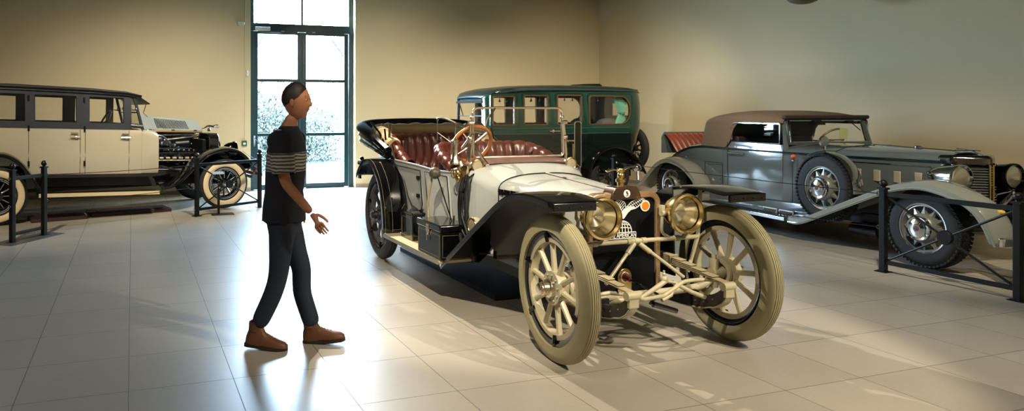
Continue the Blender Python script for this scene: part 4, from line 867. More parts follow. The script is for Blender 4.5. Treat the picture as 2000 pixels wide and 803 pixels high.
for s in (1, -1):
    rows = []
    for z, wd, xo in ((1.86, .17, -3.60), (1.78, .15, -3.60), (1.66, .10, -3.61), (1.56, .055, -3.62), (1.50, .07, -3.615), (1.42, .10, -3.61), (1.36, .11, -3.60)):
        rows.append([(xo-wd+2*wd*i/28, s*(.66+.018*math.sin(i*1.55)), z) for i in range(29)])
    if s > 0:
        cu = MB().grid(rows).build('window_curtain', mat('teal_silk', (98, 158, 132), .6, nz=.12), Cc, sm=60, solid=.004)
        MB().tor((-3.62, s*.66, 1.56), .06, .01, 'z').build('curtain_tie', mat('teal_tie', (70, 120, 100), .6), cu)
    for a, b, c, d in winC:
        for t in ((.30, .62) if a > -3 else (.75, .9)):
            x = a+(b-a)*t
            MB().tube([(x, s*.69, d), (x, s*.69, d-.055)], .003, 5).lathe([(.001, d-.05), (.008, d-.06), (.018, d-.10), (.001, d-.105)], (x, s*.69, 0), 'z', 10).build('blind_tassel', satin, Cc)
MB().sph((-4.18, .40, .80), .03, 8).sph((-4.18, .33, .80), .03, 8).build('tail_lamp', chrome, Cc)
# ================================================================ beige saloon, bonnet open
def d_wheel():
    R, w = .41, .135
    m = MB(); m.lathe([(.255, -.04), (.255, .05), (.235, .055), (.225, 0), (.235, -.04)], n=48, closed=True); m.lathe([(.205, .0), (.235, .02), (.235, -.03), (.2, -.02)], n=40, closed=True)
    spokes_mb(m, 12, .06, .215, .018, .016, .02, .01); m.lathe([(.001, .06), (.05, .055), (.085, .04), (.09, .02), (.09, -.04), (.001, -.04)], n=28)
    o = m.build('wheel', black)
    tire_mb(R, w, .155, 3, 56).build('tire', rubber, o)
    pr = [(.362, .0605), (.35, .069), (.325, .0725), (.30, .0705), (.28, .063), (.266, .052)]
    MB().lathe(pr, n=56).build('white_wall', mat('ivory_rubber', (224, 204, 164), .55, nz=.08, sc=6), o, solid=.004)
    MB().tor((0, .055, 0), .246, .004).tor((0, .055, 0), .225, .003).build('rim_stripe', mat('pale_stripe', (190, 190, 190), .4), o)
    for i in range(6): MB().cyl((.232*math.cos(PI*i/3+.4), .04, .232*math.sin(PI*i/3+.4)), (.232*math.cos(PI*i/3+.4), .075, .232*math.sin(PI*i/3+.4)), .012, 8).build('rim_bolt', steel, o)
    MB().lathe([(.05, .05), (.046, .085), (.034, .095), (.03, .11), (.001, .115)], n=22).build('hub_cap', chrome, o)
    sp = MB()
    for i in range(12):
        a = 2*PI*i/12; sp.tube([(r*math.cos(a), .041, r*math.sin(a)) for r in (.09, .2)], .0025, 5)
    sp.build('spoke_stripe', mat('pale_stripe', (190, 190, 190), .4), o)
    return o
MAKE_WHEEL['D'] = d_wheel
D = thing('saloon_car', 'beige and charcoal saloon with whitewall tyres and bonnet folded open, at the left edge', 'car', (1.2495, 12.291, 0), .2313)
SH = lambda x, z: z-.034*(x+1.1)
beige = mat('beige_lacquer', (182, 174, 152), .2, 0, .6, nz=.03)
char = mat('charcoal_lacquer', (48, 52, 60), .35, 0, .3, nz=.08)
for lx, ly, sd in ((0, -.72, -1), (0, .72, 1), (-3.30, -.72, -1), (-3.30, .72, 1)): wheel(D, 'D', (lx, ly, .41), sd)
def mxD(x, z): return x
def myD(s): return lambda x, z: s*(.655-.045*max(0, (z-1.3)/.55)-.04*max(0, (.95-z)/.35)**2-(.10*max(0, (-4.1-x)/.35)**2))
class ShearMB(MB):
    def build(s, *a, **k):
        s.v = [(x, y, SH(x, z)) for x, y, z in s.v]; return MB.build(s, *a, **k)
def wallD(name, m, xs, zs, wins, s, th=.03):
    X, Z = sorted(xs), sorted(zs); rows = [[(x, myD(s)(x, z), z) for z in Z] for x in X]
    def sk(i, j):
        cx, cz = (X[i]+X[i+1])/2, (Z[j]+Z[j+1])/2
        return any(a < cx < b and c < cz < d for a, b, c, d in wins)
    return ShearMB().grid(rows, skip=sk).build(name, m, D, solid=th)
winD = [(-3.75, -2.92, 1.385, 1.775), (-2.80, -2.235, 1.385, 1.775), (-2.06, -1.56, 1.385, 1.775)]
xu = [-4.45, -4.3, -4.1, -3.75, -3.3, -2.92, -2.80, -2.5, -2.235, -2.06, -1.8, -1.56, -1.45]
for s in (-1, 1):
    up = wallD('upper_side', char, xu, [1.285, 1.385, 1.5, 1.64, 1.775, 1.86], winD, s)
    lo = wallD('lower_side', beige, xu+[-1.3], [.62, .75, .9, 1.05, 1.2, 1.285], [(-4.6, -2.95, .5, .76)], s)
    ShearMB().tube([(x, s*.662, 1.287) for x in (-4.4, -3.5, -2.5, -1.45, -1.3)], .010, 6).build('waist_strip', nickel, lo)
    for x in (-2.88, -2.19, -2.12, -1.49): ShearMB().tube([(x, s*(abs(myD(1)(x, z))+.014), z) for z in (.63, .8, 1.0, 1.28)], .004, 6).build('door_seam', satin, lo)
    for x in (-2.88, -2.13):
        for z in (1.29, .78, 1.72): ShearMB().cyl((x, s*(abs(myD(1)(x, z))+.02), z-.04), (x, s*(abs(myD(1)(x, z))+.02), z+.04), .014, 8).build('door_hinge', satin, lo)
    for x in (-2.28, -1.56): ShearMB().tube([(x-.05, s*.70, 1.17), (x+.08, s*.70, 1.17)], [.010, .013], 8).sph((x+.03, s*.685, 1.17), (.03, .025, .03), 8).tube([(x-.04, s*.69, 1.225), (x+.06, s*.69, 1.225)], .009, 6).build('door_handle', nickel, lo)
    for a, b, c, d in winD:
        f = ShearMB().tube([(x, s*(abs(myD(1)(x, z))), z) for x, z in rrect(a, c, b, d, .02, 3)], .010, 6, True).build('window_bead', satin, up)
        ShearMB().add([(a, s*.64, c), (b, s*.64, c), (b, s*.62, d), (a, s*.62, d)], [(0, 1, 2, 3)]).build('window_glass', glassm, up, solid=.004)
    # front quarter light and screen pillar
    ShearMB().tube([(-1.275, s*.64, 1.29), (-1.40, s*.61, 1.80)], [.026, .024], 8).tube([(-1.46, s*.645, 1.36), (-1.28, s*.64, 1.345)], .03, 8).build('screen_pillar', char, D)
    ShearMB().tube([(-1.44, s*.63, 1.60), (-1.33, s*.62, 1.58)], .008, 6).sph((-1.37, s*.62, 1.61), .025, 8).build('pillar_catch', steel, D)
    ap = wallD('sill_apron', black, [-2.95, -2.4, -1.8, -1.2, -.85], [.42, .5, .56, .625], [], s)
    rb = ShearMB().box((-1.94, s*.80, .352), (1.68, .28, .03)).build('running_board', satin, D)
    ShearMB().box((-1.94, s*.945, .350), (1.68, .012, .052)).build('edge_strip', mat('cream_edge', (214, 196, 156), .45), rb)
    pth = crv([(-1.05, 0, .40), (-.85, 0, .44), (-.68, 0, .56), (-.50, 0, .74), (-.36, 0, .86), (-.17, 0, .945), (.03, 0, .97), (.2, 0, .93), (.34, 0, .83), (.44, 0, .70), (.49, 0, .60)], 4)
    f = strip([(p.x, p.z) for p in pth], s*.86, s*.42, .035, .03, 10).build('front_fender', black, D, solid=.01, sm=60)
    MB().tube([(p.x, s*.86, p.z-.02) for p in pth], .012, 8).build('fender_bead', black, f)
    MB().grid([[(p.x, s*.42, p.z), (p.x, s*.40, .42)] for p in pth]).build('fender_apron', black, f, solid=.01)
    pth = crv([(-2.66, 0, .42), (-2.78, 0, .52), (-2.88, 0, .68), (-3.05, 0, .90), (-3.28, 0, .99), (-3.6, 0, .88), (-3.78, 0, .62), (-3.86, 0, .42)], 4)
    f = strip([(p.x, p.z) for p in pth], s*.88, s*.60, .035, .03, 10).build('rear_fender', black, D, solid=.01, sm=60)
    MB().box((-1.75, s*.38, .46), (4.4, .06, .12)).build('chassis_rail', satin, D)
rows = []
for x, zs_, zt in [(-1.30, 1.815, 1.835), (-1.38, 1.825, 1.87), (-1.5, 1.845, 1.895), (-2.0, 1.862, 1.92), (-3.0, 1.868, 1.93), (-4.0, 1.866, 1.92), (-4.5, 1.84, 1.87)]:
    rows.append([(x, .665*math.sin(PI/2*j/8), zs_-.03 if abs(j) == 8 else zs_+(zt-zs_)*math.cos(PI/2*j/8)**.6) for j in range(-8, 9)])
rfD = ShearMB().grid(rows).build('roof', mat('ribbed_black_roof', (34, 30, 32), .5, 0, .1, nz=.3, sc=5), D, solid=.035, off=-1)
for s in (-1, 1): ShearMB().tube([(r[0][0], s*.668, r[0][2]+.03) for r in rows], .014, 6).build('gutter', satin, rfD)
ShearMB().prism([(-1.40, 1.815), (-1.36, 1.825), (-1.17, 1.705), (-1.18, 1.69)], -.66, .66).build('visor', satin, rfD)
for s in (-1, 1): ShearMB().tube([(-1.22, s*.62, 1.70), (-1.26, s*.62, 1.56), (-1.20, s*.62, 1.50)], .007, 6).build('visor_stay', satin, rfD)
ShearMB().grid([[(-4.45-.06*math.cos(y/.56*PI/2), y, z) for y in (-.555, -.4, 0, .4, .555)] for z in (.62, 1.0, 1.285, 1.6, 1.86)]).build('rear_panel', char, D, solid=.03)
wsD = ShearMB().tube([(-1.29, -.60, 1.33), (-1.29, .60, 1.33), (-1.40, .58, 1.79), (-1.40, -.58, 1.79)], .016, 8, True).tube([(-1.34, -.6, 1.56), (-1.34, .6, 1.56)], .010, 6).build('windshield_frame', satin, D)
ShearMB().add([(-1.29, -.59, 1.33), (-1.29, .59, 1.33), (-1.40, .57, 1.79), (-1.40, -.57, 1.79)], [(0, 1, 2, 3)]).build('windshield_glass', glassm, wsD, solid=.004)
# scuttle
def tuck(y, z): return y-math.copysign(.04*max(0, (.95-z)/.35)**2, y)
rows = []
for x, hw, zs_, zt in [(-1.30, .657, 1.25, 1.305), (-1.22, .655, 1.22, 1.305), (-1.12, .65, 1.18, 1.30), (-1.03, .64, 1.12, 1.285)]:
    q = usec(hw, .62, zs_, zt, 8, 3.2); lo_ = [(-hw, .62), (-hw, .72), (-hw, .82), (-hw, .95)]; q = lo_+q[2:-2]+[(-y, z) for y, z in reversed(lo_)]
    rows.append([(x, tuck(y, z), z) for y, z in q])
rows = rows
cwD = ShearMB().grid(rows).build('cowl', beige, D, solid=.015, off=-1)
ShearMB().sph((-1.19, -.40, 1.285), (.07, .07, .02), 12).build('cowl_ventilator', nickel, cwD)
ShearMB().prism([(-.60, .46), (.60, .46), (.60, 1.1), (.50, 1.24), (-.50, 1.24), (-.60, 1.1)], -1.06, -1.03, 'x').build('firewall', satin, D)
# bonnet: far half shut, near half folded back over it
hdD = ShearMB().grid([[(x, y, z) for y, z in ((.0, 1.275), (.2, 1.265), (.38, 1.22), (.46, 1.12), (.47, .62))] for x in (-1.05, -.13)]).build('hood', mat('blue_grey_bonnet', (150, 158, 158), .3, 0, .3), D, solid=.012)
pan = MB(); a, b, c, d = Vector((-1.10, .02, 1.285)), Vector((-.10, .02, 1.252)), Vector((-.17, .13, 1.42)), Vector((-1.14, .13, 1.525))
pan.add([a, b, c, d], [(0, 1, 2, 3)]); pn = pan.build('folded_panel', mat('pale_blue_panel', (160, 172, 172), .35, 0, .2), hdD, solid=.012)
lvD = MB()
for k in range(22):
    u = .235+.025*k; p0 = a.lerp(b, u).lerp(d.lerp(c, u), .12); p1 = a.lerp(b, u).lerp(d.lerp(c, u), .86); lvD.tube([p0+Vector((0, -.010, 0)), p1+Vector((0, -.010, 0))], .0055, 5)
lvD.build('louver', satin, pn)
ShearMB().tube([(-1.08, -.0, 1.262), (-.12, 0, 1.262)], .017, 8).build('bonnet_edge', mat('bronze_edge', (150, 122, 84), .4, .4), hdD)
for x in (-1.0, -.62, -.24): ShearMB().box((x, .0, 1.285), (.05, .03, .025)).build('bonnet_hinge', steel, hdD)
# engine bay
eng = ShearMB().box((-.66, .06, .68), (.62, .34, .30)).box((-.66, -.15, .90), (.56, .20, .10)).box((-.66, .16, .95), (.56, .18, .10)).box((-.2, 0, .85), (.06, .70, .60)).build('engine_block', mat('oily_black', (26, 28, 32), .35, .4, nz=.3), D, bev=.015)
ShearMB().box((-.6, -.02, .60), (.95, 1.0, .04)).build('engine_tray', satin, eng)
ed = ShearMB()
for k in range(6): ed.cyl((-.94+.105*k, -.33, .835), (-.875+.105*k, -.33, .835), .026, 12)
ed.tube([(-1.0, -.33, .80), (-.35, -.33, .80)], .012, 8); ed.build('exhaust_manifold', mat('pale_casting', (176, 170, 154), .4, .6), eng)
ed = ShearMB()
for k in range(8): ed.sph((-.95+.085*k, -.28, .96), .022, 8).cyl((-.95+.085*k, -.28, .94), (-.95+.085*k, -.24, .88), .010, 6)
ed.tube([(-.98, -.30, .99), (-.40, -.30, .99)], .010, 6).tube([(-.98, -.31, .92), (-.36, -.31, .92)], .008, 6); ed.build('spark_plug', steel, eng)
ed = ShearMB().cyl((-.88, -.16, 1.06), (-.72, -.16, 1.06), .05, 12).sph((-.9, -.2, 1.14), .045, 10).cyl((-.62, -.14, 1.07), (-.40, -.14, 1.09), .03, 10).sph((-.66, -.18, 1.03), .04, 10).tube(crv([(-.98, -.2, 1.20), (-.86, -.22, 1.19), (-.76, -.22, 1.10), (-.72, -.2, 1.0)], 4), .012, 8)
ed.build('carburettor', mat('dull_alloy', (120, 122, 122), .4, .8), eng)
ShearMB().tube([(-.78, -.06, 1.12), (-.24, -.06, 1.19)], .021, 10).tube([(-1.02, -.1, 1.2), (-.20, -.12, 1.22)], .009, 6).sph((-.78, -.06, 1.12), .03, 8).sph((-.24, -.06, 1.19), .03, 8).build('water_pipe', nickel, eng)
random.seed(11); alloy = mat('dark_alloy', (86, 90, 96), .3, .9, nz=.4, sc=60)
for k in range(24): ShearMB().box((random.uniform(-1.0, -.35), -.30+random.uniform(-.02, .06), random.uniform(.66, 1.08)), (random.uniform(.02, .07), .03, random.uniform(.015, .05))).build('engine_fitting', alloy, eng)
for k in range(16): ShearMB().sph((random.uniform(-1.0, -.35), -.34, random.uniform(.64, 1.08)), random.uniform(.008, .02), 6).build('engine_bolt', alloy, eng)
ShearMB().tube([(-1.0, -.42, .66), (-.5, -.42, .66)], .012, 8).tube([(-.95, -.44, .72), (-.6, -.44, .63)], .009, 6).build('control_rod', steel, eng)
rdD = ShearMB().ring(rrect(-.29, .55, .29, 1.255, (.02, .02, .10, .10), 6), rrect(-.23, .60, .23, 1.16, (.02, .02, .06, .06), 6), -.10, .08, 'x').build('radiator_shell', mat('dark_nickel', (110, 104, 104), .14, 1), D, bev=.015)
MB().box((0, 0, .87), (.14, .46, .56)).build('radiator_core', satin, rdD)
mD = MB().lathe([(.001, 1.24), (.03, 1.24), (.034, 1.27), (.02, 1.29), (.001, 1.295)], (-.0, 0, 0), 'z', 16).tube(crv([(-.08, 0, 1.30), (.0, 0, 1.335), (.08, 0, 1.325), (.14, 0, 1.345), (.18, 0, 1.335)], 4), [.008, .012, .016, .018, .018, .016, .016, .018, .019, .017, .014, .012, .013, .014, .012, .009, .005], 8)
mD.tube([(.10, .01, 1.32), (.16, .012, 1.30), (.20, .012, 1.305)], .006, 6).tube([(-.06, .01, 1.30), (-.12, .012, 1.29)], .007, 6).tube([(0, 0, 1.28), (.02, 0, 1.33)], .008, 6).build('leaping_mascot', chrome, rdD)
for s in (-1, 1):
    hlD = headlamp(D, 'headlamp', (.30, s*.42, .955), .12, .20, mat('dark_chrome', (50, 50, 54), .08, 1)); MB().cyl((.22, s*.42, .66), (.22, s*.42, .86), .02).build('lamp_post', black, hlD)
MB().cyl((0, -.66, .41), (0, .66, .41), .04).build('front_axle', satin, D); MB().cyl((-3.3, -.66, .41), (-3.3, .66, .41), .05).build('rear_axle', satin, D)
for s in (-1, 1): MB().tube([(.30, s*.4, .48), (.50, s*.4, .50), (.62, s*.4, .46)], .03, 8).build('frame_horn', satin, D)
MB().box((.66, 0, .52), (.03, 1.5, .06)).build('bumper', mat('rust_brown_bar', (96, 62, 48), .4, .5), D, bev=.01)
MB().tube([(.5, -.5, .62), (.62, -.45, .66), (.7, -.5, .58), (.6, -.55, .52)], .018, 8).build('front_iron', mat('rust_brown_bar', (96, 62, 48), .4, .5), D)
# cabin
ShearMB().box((-2.2, 0, .62), (2.6, 1.2, .04)).build('cabin_floor', dark_in, D)
ShearMB().box((-1.98, 0, 1.0), (.16, 1.15, .6)).box((-1.75, 0, .86), (.5, 1.15, .16)).build('front_seat', mat('black_hide', (24, 22, 22), .5), D, bev=.04)
ShearMB().box((-3.2, 0, 1.0), (.2, 1.15, .7)).box((-2.95, 0, .84), (.6, 1.15, .18)).build('rear_seat', mat('black_hide', (24, 22, 22), .5), D, bev=.04)
ShearMB().tor((-1.66, .28, 1.40), .20, .016, (Vector((-.88, 0, .47)), Vector((0, 1, 0)), Vector((.47, 0, .88)))).cyl((-1.66, .28, 1.40), (-1.3, .28, 1.2), .018).build('steering_wheel', satin, D)
ShearMB().sph((-1.36, .1, 1.62), (.06, .10, .05), 10).build('ceiling_mirror', steel, D)
# ================================================================ door, wall fittings
teal = mat('dark_teal_frame', (16, 50, 58), .35, 0, .2, nz=.1)
FY = WY+.17
dr = MB().box((DX0+.045, FY+.04, DZ/2), (.09, .08, DZ)).box((DX1-.045, FY+.04, DZ/2), (.09, .08, DZ)).box((3.3, FY+.04, 3.275), (DX1-DX0, .09, .16)).box((3.3, FY+.04, 3.86), (.045, .06, .62+.4)).box((3.3, FY+.04, DZ-.03), (DX1-DX0, .08, .06)).build('door_1', teal, bev=.004); struct(dr)
MB().box((3.29, FY+.005, 1.60), (.085, .05, 3.18)).build('meeting_stile', teal, dr, bev=.004)
for x0, x1, nm in ((2.30, 3.285, 'left'), (3.295, 4.285, 'right')):
    m = MB(); q = .088
    m.box((x0+q/2, FY+.03, 1.60), (q, .06, 3.18)).box((x1-q/2, FY+.03, 1.60), (q, .06, 3.18))
    for z, h in ((.05, .10), (1.105, .06), (2.205, .06), (3.17, .06)): m.box(((x0+x1)/2, FY+.03, z), (x1-x0-2*q+.002, .055, h))
    lf = m.build('door_leaf', teal, dr, bev=.004)
    MB().box(((x0+x1)/2, FY+.03, 1.6), (x1-x0-2*q, .008, 3.1)).build('door_glass', glassm, lf)
    MB().box(((x0+x1)/2+(.1 if nm == 'left' else -.25), FY-.01, 3.2), (.06, .03, .025)).build('closer_bracket', steel, lf)
MB().box(((DX0+DX1)/2, FY+.04, 3.75), (DX1-DX0-.1, .008, .8)).build('transom_glass', glassm, dr)
hd_ = MB().box((2.315, FY-.02, .98), (.035, .015, .22)).tube([(2.315, FY-.05, 1.04), (2.36, FY-.055, 1.0), (2.43, FY-.055, .935)], .011, 8).build('door_handle', chrome, dr)
MB().box((3.24, FY-.02, 1.0), (.04, .02, .1)).build('door_latch', chrome, dr)
MB().box((2.48, FY-.04, 3.235), (.30, .06, .075)).build('door_closer', mat('white_plastic', (214, 212, 206), .4), dr, bev=.006)
MB().tube([(2.4, FY-.05, 3.17), (2.85, FY-.03, 3.165)], .009, 6).build('closer_arm', steel, dr)
struct(MB().box(((DX0+DX1)/2, WY+.15, -.004), (DX1-DX0, .3, .012)).build('trim_1', mat('threshold_metal', (120, 118, 112), .3, .6)))
wh = mat('grey_white_plastic', (196, 192, 180), .5)
tag(MB().tube([(2.105, WY-.012, 4.18), (2.105, WY-.012, 1.02)], .010, 8).build('cable_conduit', mat('conduit_white', (205, 200, 184), .5)), 'thin white vertical conduit running down the wall left of the glass door', 'conduit')
jb = tag(MB().box((2.02, WY-.03, 3.30), (.13, .06, .08)).box((2.02, WY-.035, 3.33), (.15, .07, .02)).build('junction_box', wh, bev=.004), 'small grey junction box high on the wall beside the conduit, left of the door top', 'box')
tag(MB().box((2.135, WY-.02, 2.33), (.045, .04, .13)).build('door_sensor', wh, bev=.012), 'small white rounded sensor on the wall beside the conduit, halfway up the door', 'sensor')
gb_ = thing('door_release', 'green emergency release button box on the wall at the lower end of the conduit', 'button', (2.085, WY, .95))
MB().box((0, -.025, 0), (.10, .05, .10)).build('button_box', mat('green_plastic', (32, 86, 66), .4), gb_, bev=.008); MB().box((0, -.052, -.005), (.05, .008, .04)).build('button', whitem, gb_); MB().tube([(.05, -.02, .02), (.09, -.02, .02), (.12, -.01, .03)], .008, 6).build('button_cable', wh, gb_)
pn_ = thing('dome_lamp', 'grey rounded dome lamp hanging in front of the right wall, only its bottom in view', 'lamp', (9.55, 7.86, 3.20))
MB().lathe([(.001, 0), (.10, .008), (.18, .04), (.235, .10), (.25, .18), (.22, .26), (.08, .30), (.001, .30)], (0, 0, 0), 'z', 32).build('dome_shade', mat('grey_shade', (118, 110, 96), .7), pn_)
MB().cyl((0, 0, .29), (0, 0, 1.0), .02, 8).build('lamp_stem', satin, pn_)

# ================================================================ barriers
def barrier(a, b, label, hpost=.89, brace=True, foot=None, extra=None):
    A_, B_ = Vector(a+(0,)), Vector(b+(0,)); d = B_-A_; L = d.length; rz = math.atan2(d.y, d.x)
    t = thing('barrier', label, 'barrier', A_, rz, 'black museum barriers')
    for x in (0, L):
        p = MB().box((x, 0, (hpost-.02)/2), (.055, .055, hpost-.02)).build('post', satin, t, bev=.004)
        MB().box((x, 0, hpost-.015), (.075, .075, .018)).lathe([(.001, hpost-.01), (.02, hpost-.01), (.02, hpost+.01)], (x, 0, 0), 'z', 14).sph((x, 0, hpost+.035), .036, 12).build('finial', satin, p)
        MB().box((x, 0, .004), (.11, .11, .008)).build('foot_plate', satin, p)
    MB().box((L/2, 0, .775), (L-.05, .03, .045)).build('top_rail', satin, t, bev=.004); MB().box((L/2, 0, .10), (L-.05, .03, .04)).build('bottom_rail', satin, t, bev=.004)
    if brace:
        zc = .437
        for x, z in ((.02, .76), (L-.02, .76), (.02, .11), (L-.02, .11)): MB().tube([(x, 0, z), (L/2, 0, zc)], .011, 8).build('brace', satin, t)
        MB().lathe([(.001, -.022), (.06, -.022), (.068, -.012), (.068, .012), (.06, .022), (.001, .022)], (L/2, 0, zc), 'y', 24).build('brace_disc', satin, t)
    return t, rz, L
def eyes(t, x, zs, sgn=-1):
    for z in zs: MB().tor((x+sgn*.048, 0, z), .017, .0045, 'y', 18, 6).cyl((x+sgn*.03, 0, z), (x, 0, z), .006, 6).build('eye_bolt', chrome, t)
bL, _, lL = barrier((-1.38, 9.412), (-1.075, 9.838), 'short black barrier with ball-topped posts, beside the rear whitewall wheel of the beige saloon', brace=False); eyes(bL, 0, (.775, .44)); eyes(bL, lL, (.775, .44), 1)
fpl = MB().box((lL/2, -.0, .003), (lL+.36, .34, .006)).build('floor_plate', mat('dull_steel_plate', (120, 120, 118), .4, .7), bL)
bM, _, lM = barrier((.925, 10.846), (1.991, 11.508), 'black cross-braced barrier in front of the front wheel of the beige saloon'); eyes(bM, 0, (.775, .44, .10)); eyes(bM, lM, (.775,), 1)
bR, _, lR = barrier((7.082, 4.952), (7.081, 3.834), 'black cross-braced barrier in front of the front wheel of the grey convertible', .845); eyes(bR, 0, (.775, .44, .10))
ps_ = thing('rope_post', 'black rope post standing in front of the rear wheel of the green limousine', 'post', (7.0, 8.95, 0))
MB().box((0, 0, .43), (.055, .055, .86)).build('post', satin, ps_, bev=.004); MB().sph((0, 0, .895), .036, 12).box((0, 0, .86), (.075, .075, .018)).build('finial', satin, ps_); MB().tor((.0, -.048, .80), .017, .0045, 'x', 18, 6).build('eye_bolt', chrome, ps_)
isd = thing('floor_stand', 'thin black upright on a small foot plate before the front wheel of the beige saloon', 'stand', (1.258, 10.93, 0))
MB().box((0, 0, .20), (.035, .035, .40)).build('upright', satin, isd); MB().box((.06, 0, .004), (.34, .22, .008)).build('foot_plate', satin, isd)
MB().prism([(-.09, .62), (.09, .62), (.07, .66), (-.11, .66)] , -.012, .012).build('sign_plate', mat('pale_blue_plate', (170, 190, 215), .3), isd); MB().tube([(0, 0, .40), (-.02, 0, .64)], .008, 6).build('sign_stem', satin, isd)
def rope(a, b, sag, label):
    A_, B_ = Vector(a), Vector(b)
    return tag(MB().tube([A_.lerp(B_, i/14)-Vector((0, 0, sag*4*(i/14)*(1-i/14))) for i in range(15)], .0045, 6).build('barrier_rope', satin), label, 'rope')
rope((-1.05, 9.86, .775), (.89, 10.82, .775), .015, 'upper black rope in front of the beige saloon')
rope((-1.05, 9.86, .44), (.89, 10.82, .44), .03, 'lower black rope in front of the beige saloon')
rope((7.08, 5.0, .775), (7.0, 8.9, .80), .01, 'upper black rope in front of the grey convertible')
rope((7.08, 5.0, .44), (7.0, 8.9, .44), .03, 'lower black rope in front of the grey convertible')
rope((-1.41, 9.37, .775), (-2.6, 7.9, .775), .02, 'upper black rope running out of the picture at the left edge')
rope((-1.41, 9.37, .44), (-2.6, 7.9, .44), .02, 'lower black rope running out of the picture at the left edge')
rope((2.01, 11.53, .775), (2.06, WY, .80), .03, 'black rope from the middle barrier to the wall beside the door')
pz = thing('rope_post', 'black rope post just beyond the left edge', 'post', (-2.62, 7.87, 0)); MB().box((0, 0, .43), (.055, .055, .86)).build('post', satin, pz); MB().sph((0, 0, .895), .036, 12).build('finial', satin, pz)
bmt = mat('brown_mat', (52, 32, 24), .7, nz=.3, sc=8)
for x, y, lx_, ly_, lab in ((-.05, 11.6, 1.2, .5, 'dark brown flat mat on the floor under the engine of the beige saloon'), (-1.05, 11.25, .75, .5, 'dark brown flat mat on the floor under the cabin of the beige saloon')):
    o = MB().box((0, 0, .025), (lx_, ly_, .05)).box((0, 0, .055), (lx_*.8, ly_*.7, .012)).build('floor_mat', bmt, bev=.006); o.location = (x, y, 0); o.rotation_euler = (0, 0, .2313); tag(o, lab, 'mat')

# ================================================================ visitor
def skinned(name, verts, edges, m, parent, sub=2, root=0):
    """verts: (x, y, z, rx, ry)"""
    me = bpy.data.meshes.new(name); me.from_pydata([v[:3] for v in verts], edges, []); o = bpy.data.objects.new(name, me); C.objects.link(o); o.parent = parent
    o.modifiers.new('skin', 'SKIN').use_smooth_shade = True
    for v, sv in zip(verts, me.skin_vertices[0].data): sv.radius = (v[3], v[4] if len(v) > 4 else v[3]); sv.use_root = False
    me.skin_vertices[0].data[root].use_root = True
    d = o.modifiers.new('sub', 'SUBSURF'); d.levels = sub; d.render_levels = sub; me.materials.append(m)
    dg = bpy.context.evaluated_depsgraph_get(); dg.update(); nm = bpy.data.meshes.new_from_object(o.evaluated_get(dg)); o.modifiers.clear(); o.data = nm
    if not nm.materials: nm.materials.append(m)
    return o
skin = mat('skin', (168, 112, 84), .5, nz=.05); hair = mat('dark_hair', (30, 20, 16), .6, nz=.3); shirt = mat('navy_shirt', (20, 22, 34), .8, nz=.15, sc=30); jeans = mat('dark_jeans', (26, 36, 56), .8, nz=.2, sc=40); boot = mat('brown_boot', (98, 60, 36), .5, nz=.2)
# local frame: +x walking direction, +y to the walker's left
Pz = thing('person', 'person in striped navy T-shirt, dark jeans and brown boots, walking past the glass door', 'person', (.985, 4.72, 0), math.radians(-28))
# one body skin: head, neck, trunk, arms to the wrists, legs
V = [(0, 0, .95, .105, .125), (0, 0, 1.08, .10, .12), (.015, 0, 1.22, .11, .14), (.02, 0, 1.36, .105, .15), (.03, 0, 1.46, .06, .09), (.045, 0, 1.53, .045, .045), (.065, 0, 1.585, .045, .045)]
E = [(i, i+1) for i in range(6)]
def chain(root, pts):
    p = root
    for q in pts: V.append(q); E.append((p, len(V)-1)); p = len(V)-1
    return p
armL = chain(3, [(.02, .13, 1.43, .055), (.0, .19, 1.40, .052), (-.06, .225, 1.14, .04), (.0, .24, .95, .031), (.015, .24, .90, .026)])
armR = chain(3, [(.02, -.13, 1.43, .055), (.03, -.19, 1.40, .052), (.07, -.225, 1.14, .04), (.22, -.235, .98, .031), (.25, -.232, .945, .026)])
legF = chain(0, [(.01, .085, .88, .085), (.10, .09, .50, .058), (.09, .09, .36, .058), (.185, .09, .10, .04)])
legB = chain(0, [(.01, -.085, .88, .085), (-.01, -.09, .50, .058), (-.05, -.09, .37, .058), (-.16, -.09, .125, .04)])
body_ = skinned('body', V, E, skin, Pz)
HC = Vector((.085, 0, 1.675))
def headpt(th, a):
    x, y, z = math.sin(th)*math.cos(a), math.sin(th)*math.sin(a), math.cos(th)
    rx, ry = .098, .076
    if z < 0: ry *= 1-.32*(-z)**1.5; rx *= 1-(.12 if x > 0 else .42)*(-z)
    px, py, pz_ = x*rx, y*ry, z*(.118 if z > 0 else .130)
    if x > 0:
        f = math.exp(-(y/.20)**2)
        px += .024*f*math.exp(-((z+.20)/.15)**2)*x                      # nose
        px += .008*math.exp(-(y/.45)**2)*math.exp(-((z+.52)/.10)**2)    # lips
        px += .020*math.exp(-(y/.4)**2)*math.exp(-((z+.82)/.16)**2)     # chin
        px -= .010*math.exp(-((abs(y)-.38)/.18)**2)*math.exp(-((z-.03)/.12)**2)  # eye hollows
        px += .006*math.exp(-((z-.20)/.10)**2)                          # brow
    return HC+Vector((px, py, pz_))
def head_mb():
    return MB().grid([[headpt(PI*i/24, 2*PI*k/32) for k in range(32)] for i in range(25)], cv=True)
hdm = head_mb().build('head', skin, Pz, sm=80)
for s in (-1, 1):
    MB().sph((.16, s*.031, 1.682), (.010, .014, .010), 10).build('eye', whitem, hdm); MB().sph((.1685, s*.031, 1.682), (.0035, .006, .006), 8).build('iris', satin, hdm)
    MB().sph((.075, s*.074, 1.662), (.016, .008, .028), 10).build('ear', skin, hdm)
    MB().tube([(.168, s*.014, 1.702), (.17, s*.03, 1.708), (.158, s*.047, 1.703)], .0042, 6).build('eyebrow', hair, hdm)
MB().sph((.172, 0, 1.614), (.008, .022, .0055), 8).build('mouth', mat('lip', (140, 78, 66), .5), hdm)
rows = []
